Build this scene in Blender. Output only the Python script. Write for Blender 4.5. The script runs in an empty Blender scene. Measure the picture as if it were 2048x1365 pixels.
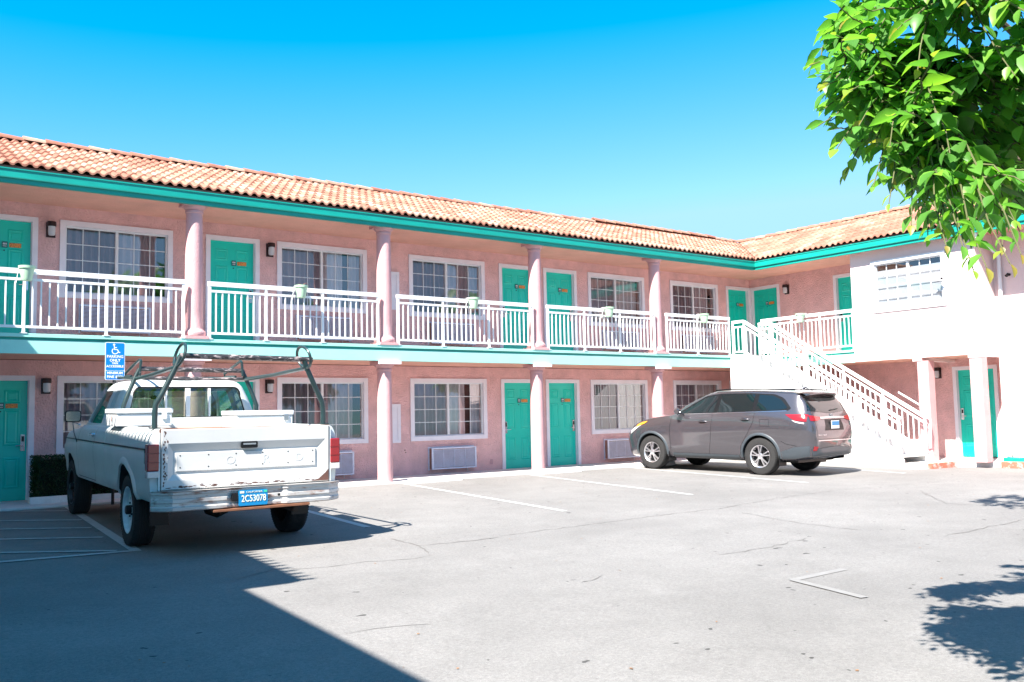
import bpy, bmesh, math, random
from math import sin, cos, pi, radians as R
from mathutils import Vector, Matrix, Euler
from mathutils.bvhtree import BVHTree

S = bpy.context.scene
COL = S.collection

# ------------------------------------------------------------------ camera
cam_data = bpy.data.cameras.new('camera')
cam = bpy.data.objects.new('camera', cam_data)
COL.objects.link(cam)
YAW, PITCH, ROLL = R(36.556), R(4.567), R(-1.207)
Fv = Vector((sin(YAW) * cos(PITCH), cos(YAW) * cos(PITCH), sin(PITCH)))
R0 = Vector((cos(YAW), -sin(YAW), 0)); U0 = R0.cross(Fv)
Rv = R0 * cos(ROLL) + U0 * sin(ROLL); Uv = U0 * cos(ROLL) - R0 * sin(ROLL)
M = Matrix((Rv, Uv, -Fv)).transposed().to_4x4()
M.translation = Vector((0, -17.841, 1.29))
cam.matrix_world = M
cam_data.sensor_width = 36
cam_data.lens = 1837.5 / 2048 * 36
cam_data.clip_start = 0.05; cam_data.clip_end = 2000
S.camera = cam

# ------------------------------------------------------------------ sky, sun, exposure
SUNV = Vector((-0.80, -0.33, 1.0)).normalized()
ELEV = math.asin(SUNV.z)
AZ = math.atan2(SUNV.x, SUNV.y)
W = bpy.data.worlds.new('World'); S.world = W; W.use_nodes = True
nt = W.node_tree; nt.nodes.clear()
sky = nt.nodes.new('ShaderNodeTexSky'); sky.sky_type = 'NISHITA'; sky.sun_disc = False
sky.sun_elevation = ELEV; sky.sun_rotation = AZ
sky.air_density = 1.0; sky.dust_density = 0.6; sky.ozone_density = 1.5; sky.altitude = 0
gr = nt.nodes.new('ShaderNodeVectorMath'); gr.operation = 'MULTIPLY_ADD'          # clear-sky colour grade: deep cyan overhead, pale at the horizon
gr.inputs[1].default_value = (1.45, 0.92, 1.25); gr.inputs[2].default_value = (-2.0, -0.04, 0.0)
mx0 = nt.nodes.new('ShaderNodeVectorMath'); mx0.operation = 'MAXIMUM'; mx0.inputs[1].default_value = (0, 0, 0)
mn0 = nt.nodes.new('ShaderNodeVectorMath'); mn0.operation = 'MINIMUM'; mn0.inputs[1].default_value = (1.85, 3.4, 5.4)
bg = nt.nodes.new('ShaderNodeBackground'); bg.inputs['Strength'].default_value = 0.078
wo = nt.nodes.new('ShaderNodeOutputWorld')
nt.links.new(sky.outputs[0], gr.inputs[0]); nt.links.new(gr.outputs[0], mx0.inputs[0]); nt.links.new(mx0.outputs[0], mn0.inputs[0]); nt.links.new(mn0.outputs[0], bg.inputs[0])
nt.links.new(bg.outputs[0], wo.inputs[0])
sd = bpy.data.lights.new('sun', 'SUN'); sd.energy = 5.0; sd.angle = R(0.53); sd.color = (1.0, 0.95, 0.88)
so = bpy.data.objects.new('sun', sd); COL.objects.link(so)
so.rotation_euler = SUNV.to_track_quat('Z', 'Y').to_euler()
so.location = (-20, -15, 30)
S.view_settings.view_transform = 'Standard'; S.view_settings.look = 'None'
S.view_settings.exposure = 1.75; S.view_settings.gamma = 1.0
S.cycles.max_bounces = 10; S.cycles.transparent_max_bounces = 12

GS, GZ = 0.015, -0.03
def gz(y): return GZ + GS * min(0.0, y + 1.6)

# ------------------------------------------------------------------ helpers
random.seed(7)
class MB:
    def __init__(s): s.v = []; s.f = []; s.m = []; s.cm = 0
    def add(s, vs, fs):
        n = len(s.v); s.v += [tuple(v) for v in vs]
        for f in fs: s.f.append(tuple(i + n for i in f)); s.m.append(s.cm)
        return s
    def box(s, x0, x1, y0, y1, z0, z1):
        return s.add([(x0,y0,z0),(x1,y0,z0),(x1,y1,z0),(x0,y1,z0),(x0,y0,z1),(x1,y0,z1),(x1,y1,z1),(x0,y1,z1)],
                     [(0,3,2,1),(4,5,6,7),(0,1,5,4),(1,2,6,5),(2,3,7,6),(3,0,4,7)])
    def frustum(s, a, b):                      # two quads (lists of four points)
        return s.add(list(a) + list(b), [(3,2,1,0),(4,5,6,7),(0,1,5,4),(1,2,6,5),(2,3,7,6),(3,0,4,7)])
    def quad(s, *p): return s.add(p, [tuple(range(len(p)))])
    def bar(s, p, q, w, h, up=(0,0,1)):
        p = Vector(p); q = Vector(q); d = (q - p).normalized(); u = Vector(up)
        r = d.cross(u).normalized(); u = r.cross(d).normalized()
        a = [p - r*w/2 - u*h/2, p + r*w/2 - u*h/2, p + r*w/2 + u*h/2, p - r*w/2 + u*h/2]
        b = [x + (q - p) for x in a]
        return s.frustum(a, b)
    def tube(s, pts, r, n=8, closed=False, caps=True):
        pts = [Vector(p) for p in pts]; m = len(pts)
        rr = r if isinstance(r, (list, tuple)) else [r] * m
        vs = []; prev = None
        for i, p in enumerate(pts):
            if closed: d = pts[(i+1) % m] - pts[i-1]
            else: d = pts[min(i+1, m-1)] - pts[max(i-1, 0)]
            d.normalize()
            if prev is None:
                a = Vector((0,0,1)) if abs(d.z) < 0.9 else Vector((1,0,0))
                u = d.cross(a).normalized()
            else:
                u = (prev - d * prev.dot(d)).normalized()
            prev = u; w = d.cross(u)
            for k in range(n):
                t = 2*pi*k/n; vs.append(p + (u*cos(t) + w*sin(t)) * rr[i])
        fs = []
        for i in range(m if closed else m-1):
            j = (i+1) % m
            for k in range(n):
                l = (k+1) % n; fs.append((i*n+k, i*n+l, j*n+l, j*n+k))
        if not closed and caps:
            fs.append(tuple(reversed(range(n)))); fs.append(tuple((m-1)*n + k for k in range(n)))
        return s.add(vs, fs)
    def lathe(s, prof, n=24, o=(0,0,0), axis='Z', caps=True):   # prof: (r, t)
        vs = []
        for r, t in prof:
            for k in range(n):
                a = 2*pi*k/n; c, d = r*cos(a), r*sin(a)
                p = {'Z': (c,d,t), 'X': (t,c,d), 'Y': (d,t,c)}[axis]
                vs.append((p[0]+o[0], p[1]+o[1], p[2]+o[2]))
        fs = []
        for i in range(len(prof)-1):
            for k in range(n):
                l = (k+1) % n; fs.append((i*n+k, i*n+l, (i+1)*n+l, (i+1)*n+k))
        if caps:
            fs.append(tuple(reversed(range(n)))); fs.append(tuple((len(prof)-1)*n+k for k in range(n)))
        return s.add(vs, fs)
    def prism(s, poly, fn):                    # poly: 2-D points, fn(p, side) -> 3-D
        n = len(poly)
        vs = [fn(p, 0) for p in poly] + [fn(p, 1) for p in poly]
        fs = [tuple(reversed(range(n))), tuple(range(n, 2*n))]
        for i in range(n):
            j = (i+1) % n; fs.append((i, j, n+j, n+i))
        return s.add(vs, fs)
    def mesh(s, name, mats, smooth=False, angle=35, fix=False):
        me = bpy.data.meshes.new(name); me.from_pydata(s.v, [], s.f)
        for mt in (mats if isinstance(mats, (list, tuple)) else [mats]): me.materials.append(mt)
        me.polygons.foreach_set('material_index', s.m)
        if fix:
            bm = bmesh.new(); bm.from_mesh(me); bmesh.ops.remove_doubles(bm, verts=bm.verts, dist=1e-5)
            bmesh.ops.recalc_face_normals(bm, faces=bm.faces); bm.to_mesh(me); bm.free()
        me.update()
        if smooth:
            me.polygons.foreach_set('use_smooth', [True]*len(me.polygons))
            me.set_sharp_from_angle(angle=R(angle))
        return me
    def build(s, name, mats, parent=None, smooth=False, bevel=0, angle=35, fix=False, seg=2):
        o = bpy.data.objects.new(name, s.mesh(name, mats, smooth, angle, fix)); COL.objects.link(o)
        if parent: o.parent = parent
        if bevel:
            b = o.modifiers.new('bevel', 'BEVEL'); b.width = bevel; b.segments = seg; b.limit_method = 'ANGLE'; b.angle_limit = R(40)
        return o

def tag(o, label=None, cat=None, group=None, kind=None):
    for k, v in (('label', label), ('category', cat), ('group', group), ('kind', kind)):
        if v: o[k] = v
    return o
def empty(name, loc=(0,0,0), rz=0, label=None, cat=None, group=None):
    o = bpy.data.objects.new(name, None); COL.objects.link(o); o.location = loc; o.rotation_euler = (0,0,rz)
    o.empty_display_size = 0.2
    return tag(o, label, cat, group)
def inst(name, mesh, parent=None, loc=(0,0,0), rz=0, scale=None):
    o = bpy.data.objects.new(name, mesh); COL.objects.link(o)
    if parent: o.parent = parent
    o.location = loc; o.rotation_euler = (0,0,rz)
    if scale: o.scale = scale
    return o
def copy_tree(o, parent=None):
    c = o.copy(); COL.objects.link(c); c.parent = parent
    for ch in list(o.children): copy_tree(ch, c)
    return c
def text_mesh(txt, size, extrude, matl, align='CENTER', xs=1.0, offset=0.0):
    cu = bpy.data.curves.new('lettering', 'FONT'); cu.body = txt; cu.size = size; cu.extrude = extrude
    cu.align_x = align; cu.align_y = 'CENTER'; cu.offset = offset; cu.resolution_u = 3
    o = bpy.data.objects.new('lettering', cu); COL.objects.link(o)
    dg = bpy.context.evaluated_depsgraph_get(); dg.update()
    me = bpy.data.meshes.new_from_object(o.evaluated_get(dg)); bpy.data.objects.remove(o)
    me.transform(Matrix.Diagonal((xs, 1, 1, 1))); me.materials.clear(); me.materials.append(matl)
    return me

# ------------------------------------------------------------------ materials
def mat(name, col, rough=0.6, metal=0.0, var=0.0, vscale=3.0, bump=0.0, bscale=80.0, spec=0.5, coat=0.0,
        col2=None, mask=None, stretch=None, emis=None, alpha=None, trans=0.0, bdist=0.01):
    """var: brightness variation; col2/mask: second colour through thresholded noise (scale, low, high)"""
    m = bpy.data.materials.new(name); m.use_nodes = True; n = m.node_tree.nodes; L = m.node_tree.links
    b = n['Principled BSDF']; b.inputs['Roughness'].default_value = rough; b.inputs['Metallic'].default_value = metal
    b.inputs['Specular IOR Level'].default_value = spec; b.inputs['Coat Weight'].default_value = coat
    if coat: b.inputs['Coat Roughness'].default_value = 0.05
    if trans: b.inputs['Transmission Weight'].default_value = trans
    c = (*col, 1); b.inputs['Base Color'].default_value = c
    tc = n.new('ShaderNodeTexCoord'); mp = n.new('ShaderNodeMapping'); L.new(tc.outputs['Object'], mp.inputs[0])
    if stretch: mp.inputs['Scale'].default_value = stretch
    out = None
    if var:
        t = n.new('ShaderNodeTexNoise'); t.inputs['Scale'].default_value = vscale; t.inputs['Detail'].default_value = 6; t.inputs['Roughness'].default_value = 0.65
        L.new(mp.outputs[0], t.inputs['Vector'])
        r = n.new('ShaderNodeMapRange'); r.inputs[1].default_value = 0.3; r.inputs[2].default_value = 0.7
        r.inputs[3].default_value = 1 - var; r.inputs[4].default_value = 1 + var * 0.6
        L.new(t.outputs[0], r.inputs[0])
        mx = n.new('ShaderNodeVectorMath'); mx.operation = 'SCALE'; mx.inputs[0].default_value = col
        L.new(r.outputs[0], mx.inputs['Scale']); out = mx.outputs[0]
    if col2:
        sc, lo, hi = mask
        t = n.new('ShaderNodeTexNoise'); t.inputs['Scale'].default_value = sc; t.inputs['Detail'].default_value = 8; t.inputs['Roughness'].default_value = 0.7
        L.new(mp.outputs[0], t.inputs['Vector'])
        r = n.new('ShaderNodeMapRange'); r.inputs[1].default_value = lo; r.inputs[2].default_value = hi; L.new(t.outputs[0], r.inputs[0])
        mx = n.new('ShaderNodeMix'); mx.data_type = 'RGBA'; L.new(r.outputs[0], mx.inputs[0])
        if out: L.new(out, mx.inputs[6])
        else: mx.inputs[6].default_value = c
        mx.inputs[7].default_value = (*col2, 1); out = mx.outputs[2]
    if out: L.new(out, b.inputs['Base Color'])
    if bump:
        t = n.new('ShaderNodeTexNoise'); t.inputs['Scale'].default_value = bscale; t.inputs['Detail'].default_value = 5
        L.new(tc.outputs['Object'], t.inputs['Vector'])
        bp = n.new('ShaderNodeBump'); bp.inputs['Strength'].default_value = bump; bp.inputs['Distance'].default_value = bdist
        L.new(t.outputs[0], bp.inputs['Height']); L.new(bp.outputs[0], b.inputs['Normal'])
    if emis: b.inputs['Emission Color'].default_value = (*emis, 1); b.inputs['Emission Strength'].default_value = 1
    return m

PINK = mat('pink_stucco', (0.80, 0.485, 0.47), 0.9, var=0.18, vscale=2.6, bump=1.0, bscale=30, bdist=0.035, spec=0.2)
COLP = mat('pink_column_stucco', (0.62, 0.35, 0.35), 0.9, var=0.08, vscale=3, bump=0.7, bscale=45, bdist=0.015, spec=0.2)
SOFF = mat('warm_bounce_soffit', (0.78, 0.42, 0.33), 0.95, var=0.14, vscale=1.2, bump=0.7, bscale=42, bdist=0.02, spec=0.15)  # pink stucco with the warm bounce light mixed into its colour
PALE = mat('pale_pink_stucco', (0.76, 0.60, 0.58), 0.9, var=0.06, vscale=1.5, bump=0.6, bscale=45, bdist=0.012, spec=0.2)
WHITE = mat('white_paint', (0.74, 0.74, 0.76), 0.5, var=0.06, vscale=4, bump=0.1, bscale=60)
RAILW = mat('white_rail_paint', (0.82, 0.82, 0.82), 0.4, var=0.05, vscale=5, col2=(0.35, 0.22, 0.15), mask=(14, 0.74, 0.80))
TRIMW = mat('lavender_white_trim', (0.80, 0.75, 0.80), 0.55, var=0.07, vscale=3)
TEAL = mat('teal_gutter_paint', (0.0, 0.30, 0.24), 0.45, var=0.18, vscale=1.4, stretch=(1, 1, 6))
TEALD = mat('teal_groove_shade', (0.005, 0.20, 0.16), 0.5)
MINT = mat('pale_mint_paint', (0.36, 0.74, 0.64), 0.55, var=0.08, vscale=2.0, col2=(0.12, 0.4, 0.33), mask=(9, 0.70, 0.76))
DOORG = mat('teal_green_door_paint', (0.0, 0.58, 0.44), 0.38, var=0.05, vscale=2)
CONC = mat('white_painted_concrete', (0.66, 0.64, 0.61), 0.85, var=0.15, vscale=2.5, bump=0.25, bscale=60)
REDC = mat('worn_red_kerb_paint', (0.60, 0.13, 0.08), 0.8, var=0.2, vscale=6, col2=(0.55, 0.45, 0.42), mask=(7, 0.5, 0.62))
CHROME = mat('brushed_metal', (0.62, 0.62, 0.64), 0.25, 1.0)
BLACKP = mat('black_plastic', (0.008, 0.008, 0.009), 0.35, spec=0.3)
DARK = mat('dark_interior', (0.03, 0.028, 0.028), 0.9)
ORANGE = mat('orange_sticker', (0.75, 0.28, 0.05), 0.5, col2=(0.28, 0.12, 0.05), mask=(45, 0.5, 0.56), stretch=(1, 1, 2))
PLATEG = mat('green_number_plate', (0.01, 0.16, 0.14), 0.4)
CURT = mat('grey_curtain_fabric', (0.42, 0.35, 0.38), 0.95, var=0.1, vscale=2)
CURTR = mat('light_curtain_fabric', (0.60, 0.53, 0.55), 0.95, var=0.1, vscale=2)
ACM = mat('grey_lavender_metal', (0.66, 0.67, 0.78), 0.5, 0.1, var=0.12, vscale=6)
ACS = mat('brown_sleeve_metal', (0.30, 0.16, 0.12), 0.7, var=0.2, vscale=5)
RUSTY = mat('rusty_iron', (0.20, 0.08, 0.04), 0.85, var=0.3, vscale=8)

def glass_mat(name, tint, refl, rough=0.02):
    m = bpy.data.materials.new(name); m.use_nodes = True; n = m.node_tree.nodes; L = m.node_tree.links
    n.clear(); o = n.new('ShaderNodeOutputMaterial'); g = n.new('ShaderNodeBsdfGlossy'); g.inputs['Roughness'].default_value = rough
    t = n.new('ShaderNodeBsdfTransparent'); t.inputs[0].default_value = (*tint, 1)
    fr = n.new('ShaderNodeFresnel')                  # thin pane: the same index from either side
    ge = n.new('ShaderNodeNewGeometry'); io = n.new('ShaderNodeMapRange'); io.inputs[3].default_value = 1.5; io.inputs[4].default_value = 1/1.5
    L.new(ge.outputs['Backfacing'], io.inputs[0]); L.new(io.outputs[0], fr.inputs[0])
    a = n.new('ShaderNodeMath'); a.operation = 'ADD'; a.inputs[1].default_value = refl; a.use_clamp = True
    mx = n.new('ShaderNodeMixShader')
    # a faint waviness, as in drawn panes
    tc = n.new('ShaderNodeTexCoord'); ns = n.new('ShaderNodeTexNoise'); ns.inputs['Scale'].default_value = 1.3; ns.inputs['Detail'].default_value = 1
    bp = n.new('ShaderNodeBump'); bp.inputs['Strength'].default_value = 0.10; bp.inputs['Distance'].default_value = 0.02
    L.new(tc.outputs['Object'], ns.inputs['Vector']); L.new(ns.outputs[0], bp.inputs['Height']); L.new(bp.outputs[0], g.inputs['Normal'])
    L.new(fr.outputs[0], a.inputs[0]); L.new(a.outputs[0], mx.inputs[0]); L.new(t.outputs[0], mx.inputs[1]); L.new(g.outputs[0], mx.inputs[2])
    L.new(mx.outputs[0], o.inputs[0])
    return m
GLASS = glass_mat('window_glass', (0.90, 0.94, 0.95), 0.16)
GLASSD = glass_mat('screened_window_glass', (0.62, 0.62, 0.66), 0.08)
CARGL = glass_mat('car_glass', (0.55, 0.68, 0.62), 0.05, 0.01)
TINTGL = glass_mat('tinted_car_glass', (0.10, 0.14, 0.14), 0.10, 0.01)
LAMPGL = mat('frosted_lamp_glass', (0.75, 0.75, 0.78), 0.25, trans=0.3)

def asphalt_mat():
    m = bpy.data.materials.new('faded_asphalt'); m.use_nodes = True; n = m.node_tree.nodes; L = m.node_tree.links
    b = n['Principled BSDF']; b.inputs['Roughness'].default_value = 0.92; b.inputs['Specular IOR Level'].default_value = 0.25
    tc = n.new('ShaderNodeTexCoord')
    def noise(sc, det=5, ro=0.6, dist=0.0):
        t = n.new('ShaderNodeTexNoise'); t.inputs['Scale'].default_value = sc; t.inputs['Detail'].default_value = det
        t.inputs['Roughness'].default_value = ro; t.inputs['Distortion'].default_value = dist; L.new(tc.outputs['Object'], t.inputs['Vector']); return t
    def rng(src, a, b_, c, d):
        r = n.new('ShaderNodeMapRange'); r.inputs[1].default_value = a; r.inputs[2].default_value = b_; r.inputs[3].default_value = c; r.inputs[4].default_value = d
        L.new(src, r.inputs[0]); return r.outputs[0]
    def mul(a, b_):
        x = n.new('ShaderNodeMath'); x.operation = 'MULTIPLY'; L.new(a, x.inputs[0]); L.new(b_, x.inputs[1]); return x.outputs[0]
    big = rng(noise(0.35, 4).outputs[0], 0.3, 0.7, 0.84, 1.10)
    mid = rng(noise(2.2, 6, 0.7).outputs[0], 0.3, 0.7, 0.92, 1.07)
    grit = rng(noise(120, 3, 0.8).outputs[0], 0.35, 0.65, 0.80, 1.18)
    spots = rng(noise(7.5, 2, 0.4).outputs[0], 0.74, 0.765, 1.0, 0.30)
    v = mul(mul(mul(big, mid), mul(grit, spots)), rng(noise(34, 3, 0.7).outputs[0], 0.32, 0.68, 0.86, 1.13))
    s = n.new('ShaderNodeVectorMath'); s.operation = 'SCALE'; s.inputs[0].default_value = (0.200, 0.190, 0.181); L.new(v, s.inputs['Scale'])
    L.new(s.outputs[0], b.inputs['Base Color'])
    bp = n.new('ShaderNodeBump'); bp.inputs['Strength'].default_value = 0.45; bp.inputs['Distance'].default_value = 0.006
    L.new(noise(90, 4, 0.7).outputs[0], bp.inputs['Height']); L.new(bp.outputs[0], b.inputs['Normal'])
    return m
ASPH = asphalt_mat()
PAINTL = mat('worn_white_line_paint', (0.46, 0.46, 0.45), 0.8, var=0.12, vscale=8, col2=(0.22, 0.21, 0.20), mask=(11, 0.56, 0.68))

FAINT = mat('nearly_worn_off_line_paint', (0.220, 0.211, 0.203), 0.85, var=0.1, vscale=8, col2=(0.200, 0.190, 0.181), mask=(9, 0.42, 0.60))
def tile_mat(wave, course, axis, slope_ang):
    """clay tile colours that change from tile to tile (object space)"""
    m = bpy.data.materials.new('clay_roof_tile'); m.use_nodes = True; n = m.node_tree.nodes; L = m.node_tree.links
    b = n['Principled BSDF']; b.inputs['Roughness'].default_value = 0.85; b.inputs['Specular IOR Level'].default_value = 0.25
    at = n.new('ShaderNodeAttribute'); at.attribute_name = 'tile'; at.attribute_type = 'GEOMETRY'
    wn = n.new('ShaderNodeTexWhiteNoise'); wn.noise_dimensions = '1D'; L.new(at.outputs['Fac'], wn.inputs['W'])
    cr = n.new('ShaderNodeValToRGB'); e = cr.color_ramp.elements
    e[0].position = 0; e[0].color = (0.29, 0.12, 0.08, 1); e[1].position = 1; e[1].color = (0.42, 0.265, 0.195, 1)
    x = cr.color_ramp.elements.new(0.55); x.color = (0.355, 0.18, 0.122, 1)
    L.new(wn.outputs['Value'], cr.inputs[0])
    tc = n.new('ShaderNodeTexCoord'); t = n.new('ShaderNodeTexNoise'); t.inputs['Scale'].default_value = 9; t.inputs['Detail'].default_value = 6
    L.new(tc.outputs['Object'], t.inputs['Vector'])
    r = n.new('ShaderNodeMapRange'); r.inputs[1].default_value = 0.3; r.inputs[2].default_value = 0.7; r.inputs[3].default_value = 0.82; r.inputs[4].default_value = 1.15
    L.new(t.outputs[0], r.inputs[0])
    s = n.new('ShaderNodeVectorMath'); s.operation = 'SCALE'; L.new(cr.outputs[0], s.inputs[0]); L.new(r.outputs[0], s.inputs['Scale'])
    L.new(s.outputs[0], b.inputs['Base Color'])
    bp = n.new('ShaderNodeBump'); bp.inputs['Strength'].default_value = 0.3; bp.inputs['Distance'].default_value = 0.01
    t2 = n.new('ShaderNodeTexNoise'); t2.inputs['Scale'].default_value = 60; L.new(tc.outputs['Object'], t2.inputs['Vector'])
    L.new(t2.outputs[0], bp.inputs['Height']); L.new(bp.outputs[0], b.inputs['Normal'])
    return m
TILE = tile_mat(0.152, 0.36, 0, 0)

# ------------------------------------------------------------------ ground
g = MB()
xs = [-400, -60, -20, 0, 20, 60, 400]; ys = [-400, -60, -30, -12, -1.6, 60, 400]
for i in range(6):
    for j in range(6):
        x0, x1, y0, y1 = xs[i], xs[i+1], ys[j], ys[j+1]
        g.quad((x0,y0,gz(y0)), (x1,y0,gz(y0)), (x1,y1,gz(y1)), (x0,y1,gz(y1)))
tag(g.build('ground', ASPH, fix=True), 'faded grey asphalt parking lot', kind='structure')

def line(p, q, w, lift=0.004):
    p = Vector((p[0], p[1], 0)); q = Vector((q[0], q[1], 0)); d = (q - p).normalized(); r = Vector((d.y, -d.x, 0)) * w / 2
    m = MB(); n = 12
    for i in range(n):
        a = p.lerp(q, i/n); b = p.lerp(q, (i+1)/n)
        m.quad(*[(c.x, c.y, gz(c.y) + lift) for c in (a + r, b + r, b - r, a - r)])
    o = m.build('parking_line', PAINTL); tag(o, kind='structure'); return o
for p, q in (((9.17,-1.7),(8.56,-7.49)), ((12.32,-1.7),(11.63,-7.13)), ((15.33,-1.7),(14.86,-7.07)), ((18.7,-1.75),(18.15,-7.1)), ((5.98,-1.7),(5.58,-7.12))):
    line(p, q, 0.10)
line((3.09,-1.7), (2.73,-7.19), 0.11)
line((2.70,-7.17), (-0.9,-6.75), 0.10, 0.008)
line((-0.6,-1.7), (-0.9,-6.75), 0.10)
for (x0,y0),(x1,y1) in (((2.13,-1.71),(2.95,-2.37)),((1.95,-3.07),(2.87,-3.75)),((1.82,-4.10),(2.78,-4.76)),((1.68,-5.15),(2.69,-5.81)),((1.53,-6.33),(2.56,-7.04))):
    dx, dy = x1-x0, y1-y0; k = 3.0
    line((x1-dx*k, y1-dy*k if y1-dy*k < -1.75 else -1.75), (x1, y1), 0.08, 0.008) if y1-dy*k < -1.75 else line((x1 - dx*(y1+1.75)/dy, -1.75), (x1, y1), 0.08, 0.008)
for a_, b_, l_ in (((6.76,-12.74),(7.55,-12.72),.004), ((6.76,-12.74),(6.58,-13.55),.008)):
    o = line(a_, b_, 0.085, l_); o.data.materials[0] = FAINT

w = MB().box(-5, 19.27, -1.66, 0.0, -0.12, 0.0)
tag(w.build('walkway', CONC, bevel=0.01), 'narrow white concrete walkway along the rooms', kind='structure')
w = MB(); pp = [(19.27,0.0),(19.27,-6.75),(20.55,-6.85),(21.15,-7.9),(21.3,-9.2),(21.3,-14),(24,-14),(24,0.0)]
w.prism(pp, lambda p, s: (p[0], p[1], 0.0 if s else -0.3))
tag(w.build('wing_walkway', CONC, bevel=0.012, fix=True), 'pale concrete pad at the foot of the stairs', kind='structure')
for a, b in (((19.62,-6.83),(20.56,-6.90)), ((20.95,-7.75),(21.22,-9.3))):
    m = MB(); m.bar((*a, -0.06), (*b, -0.06), 0.10, 0.15)
    tag(m.build('red_kerb', REDC, bevel=0.012), 'worn red painted kerb' + (' at the foot of the stairs' if a[0] < 20 else ' below the downpipe'), kind='structure')

CRK = mat('crack_shade', (0.145, 0.135, 0.125), 0.95, var=.25, vscale=5)
rndc = random.Random(4)
for path in [[(6.39, -8.9), (7.77, -8.82), (9.08, -8.76), (10.51, -8.74), (12.19, -8.45), (13.87, -8.29), (15.87, -8.52)], [(7.3, -11.46), (7.88, -11.45), (8.45, -11.41), (8.96, -11.34)], [(14.9, -9.27), (13.36, -10.55), (13.46, -10.88)], [(10.28, -9.26), (9.93, -10.42), (9.92, -11.5)], [(10.14, -12.25), (11.22, -12.21), (12.26, -12.17)], [(5.27, -11.63), (5.4, -11.62), (5.67, -11.5)], [(2.66, -9.63), (2.98, -9.54), (3.41, -9.27), (3.89, -9.47), (4.35, -9.45), (4.8, -9.64), (5.03, -9.55)], [(5.32, -8.2), (5.29, -8.91), (5.03, -9.55)], [(5.29, -8.91), (5.77, -8.97), (6.34, -8.97)], [(2.86, -11.95), (3.23, -11.98), (3.49, -12.08)]]:
    P = [Vector((x, y, 0)) for x, y in path]; pts = []
    for a, b in zip(P, P[1:]):
        n = max(2, int((b-a).length/.10)); pts += [a.lerp(b, i/n) for i in range(n)]
    pts.append(P[-1]); pts = [p + Vector((rndc.gauss(0,.018), rndc.gauss(0,.018), 0)) for p in pts]; m = MB(); vs = []
    for i, p in enumerate(pts):
        d = (pts[min(i+1,len(pts)-1)] - pts[max(i-1,0)]).normalized(); r = Vector((d.y,-d.x,0)) * max(.0012, rndc.gauss(.0055,.0025)) * (.3 if i in (0, len(pts)-1) else 1)
        vs += [(p.x+r.x, p.y+r.y, gz(p.y)+.0035), (p.x-r.x, p.y-r.y, gz(p.y)+.0035)]
    m.add(vs, [(2*i, 2*i+2, 2*i+3, 2*i+1) for i in range(len(pts)-1)])
    tag(m.build('asphalt_crack', CRK), 'thin crack in the asphalt', kind='structure')
# ================================================================== MOTEL BUILDING
FL2 = 2.73                      # upper deck level
ZU0 = 2.798                     # datum of the upper door frames
SOF = 5.18
B = empty('motel_building', (0,0,0), 0, 'two-storey pink stucco motel with teal doors, columned balcony and clay tile roof', 'building')
MAIN = lambda u, d, z: (u, d, z)
WING = lambda u, d, z: (22.2 + d, -u, z)
BAY = lambda u, d, z: (20.62 + d, -u, z)
FAR = lambda u, d, z: (21.45 + d, -u, z)

def wall(name, T, u0, u1, z0, z1, holes, m, depth=0.10, thick=0.22, parent=B):
    us = sorted({u0, u1, *[h[0] for h in holes], *[h[1] for h in holes]})
    zs = sorted({z0, z1, *[h[2] for h in holes], *[h[3] for h in holes]})
    us = [u for u in us if u0 <= u <= u1]; zs = [z for z in zs if z0 <= z <= z1]
    mb = MB()
    for i in range(len(us)-1):
        for j in range(len(zs)-1):
            a, b, c, d = us[i], us[i+1], zs[j], zs[j+1]; um, zm = (a+b)/2, (c+d)/2
            if any(h[0] < um < h[1] and h[2] < zm < h[3] for h in holes): continue
            mb.quad(T(a,0,c), T(b,0,c), T(b,0,d), T(a,0,d))
    for h in holes:
        a, b, c, d = h; t = thick
        mb.quad(T(a,0,c), T(a,0,d), T(a,t,d), T(a,t,c)); mb.quad(T(b,0,c), T(b,t,c), T(b,t,d), T(b,0,d))
        mb.quad(T(a,0,d), T(b,0,d), T(b,t,d), T(a,t,d)); mb.quad(T(a,0,c), T(a,t,c), T(b,t,c), T(b,0,c))
    return mb.build(name, m, parent)

DW = 1.087
doors = []      # (T, rz, u0, z0, handle side, floor)
for z0 in (0.0, ZU0):
    for u0, side in ((1.76,'r'), (5.806,'r'), (12.866,'l'), (14.235,'r'), (21.108,'l')):
        doors.append((MAIN, 0, u0, z0, side))
doors += [(WING, -pi/2, 0.0, ZU0, 'r'), (WING, -pi/2, 2.888, ZU0, 'l'), (WING, -pi/2, 6.10, 0.09, 'l')]
wins = []
for z0 in (0.0, ZU0):
    for u0, u1 in ((3.2,5.173), (7.264,9.312), (10.368,12.441), (15.709,17.741), (18.75,20.733)):
        wins.append((u0, u1, z0))
def holes(T, lo, hi):
    h = [(u0+.08, u0+DW-.08, max(z0 - .07, lo), z0+2.06) for (t, r, u0, z0, s) in doors if t is T and lo <= z0+1 < hi]
    if T is MAIN: h += [(a+.07, b-.07, z0+.80, z0+2.07) for a, b, z0 in wins if lo <= z0+1 < hi]
    return h
wall('ground_floor_wall', MAIN, -5, 22.2, -0.1, 2.41, holes(MAIN, -0.1, 2.41), PINK)
wall('upper_floor_wall', MAIN, -5, 22.2, 2.5, 5.3, holes(MAIN, 2.5, 5.3), PINK)
wall('wing_ground_floor_wall', WING, 0, 8.2, -0.1, 2.6, holes(WING, -0.1, 2.6), PINK)
wall('wing_upper_floor_wall', WING, 0, 5.2, 2.5, 5.3, holes(WING, 2.5, 5.3), PINK)

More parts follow.
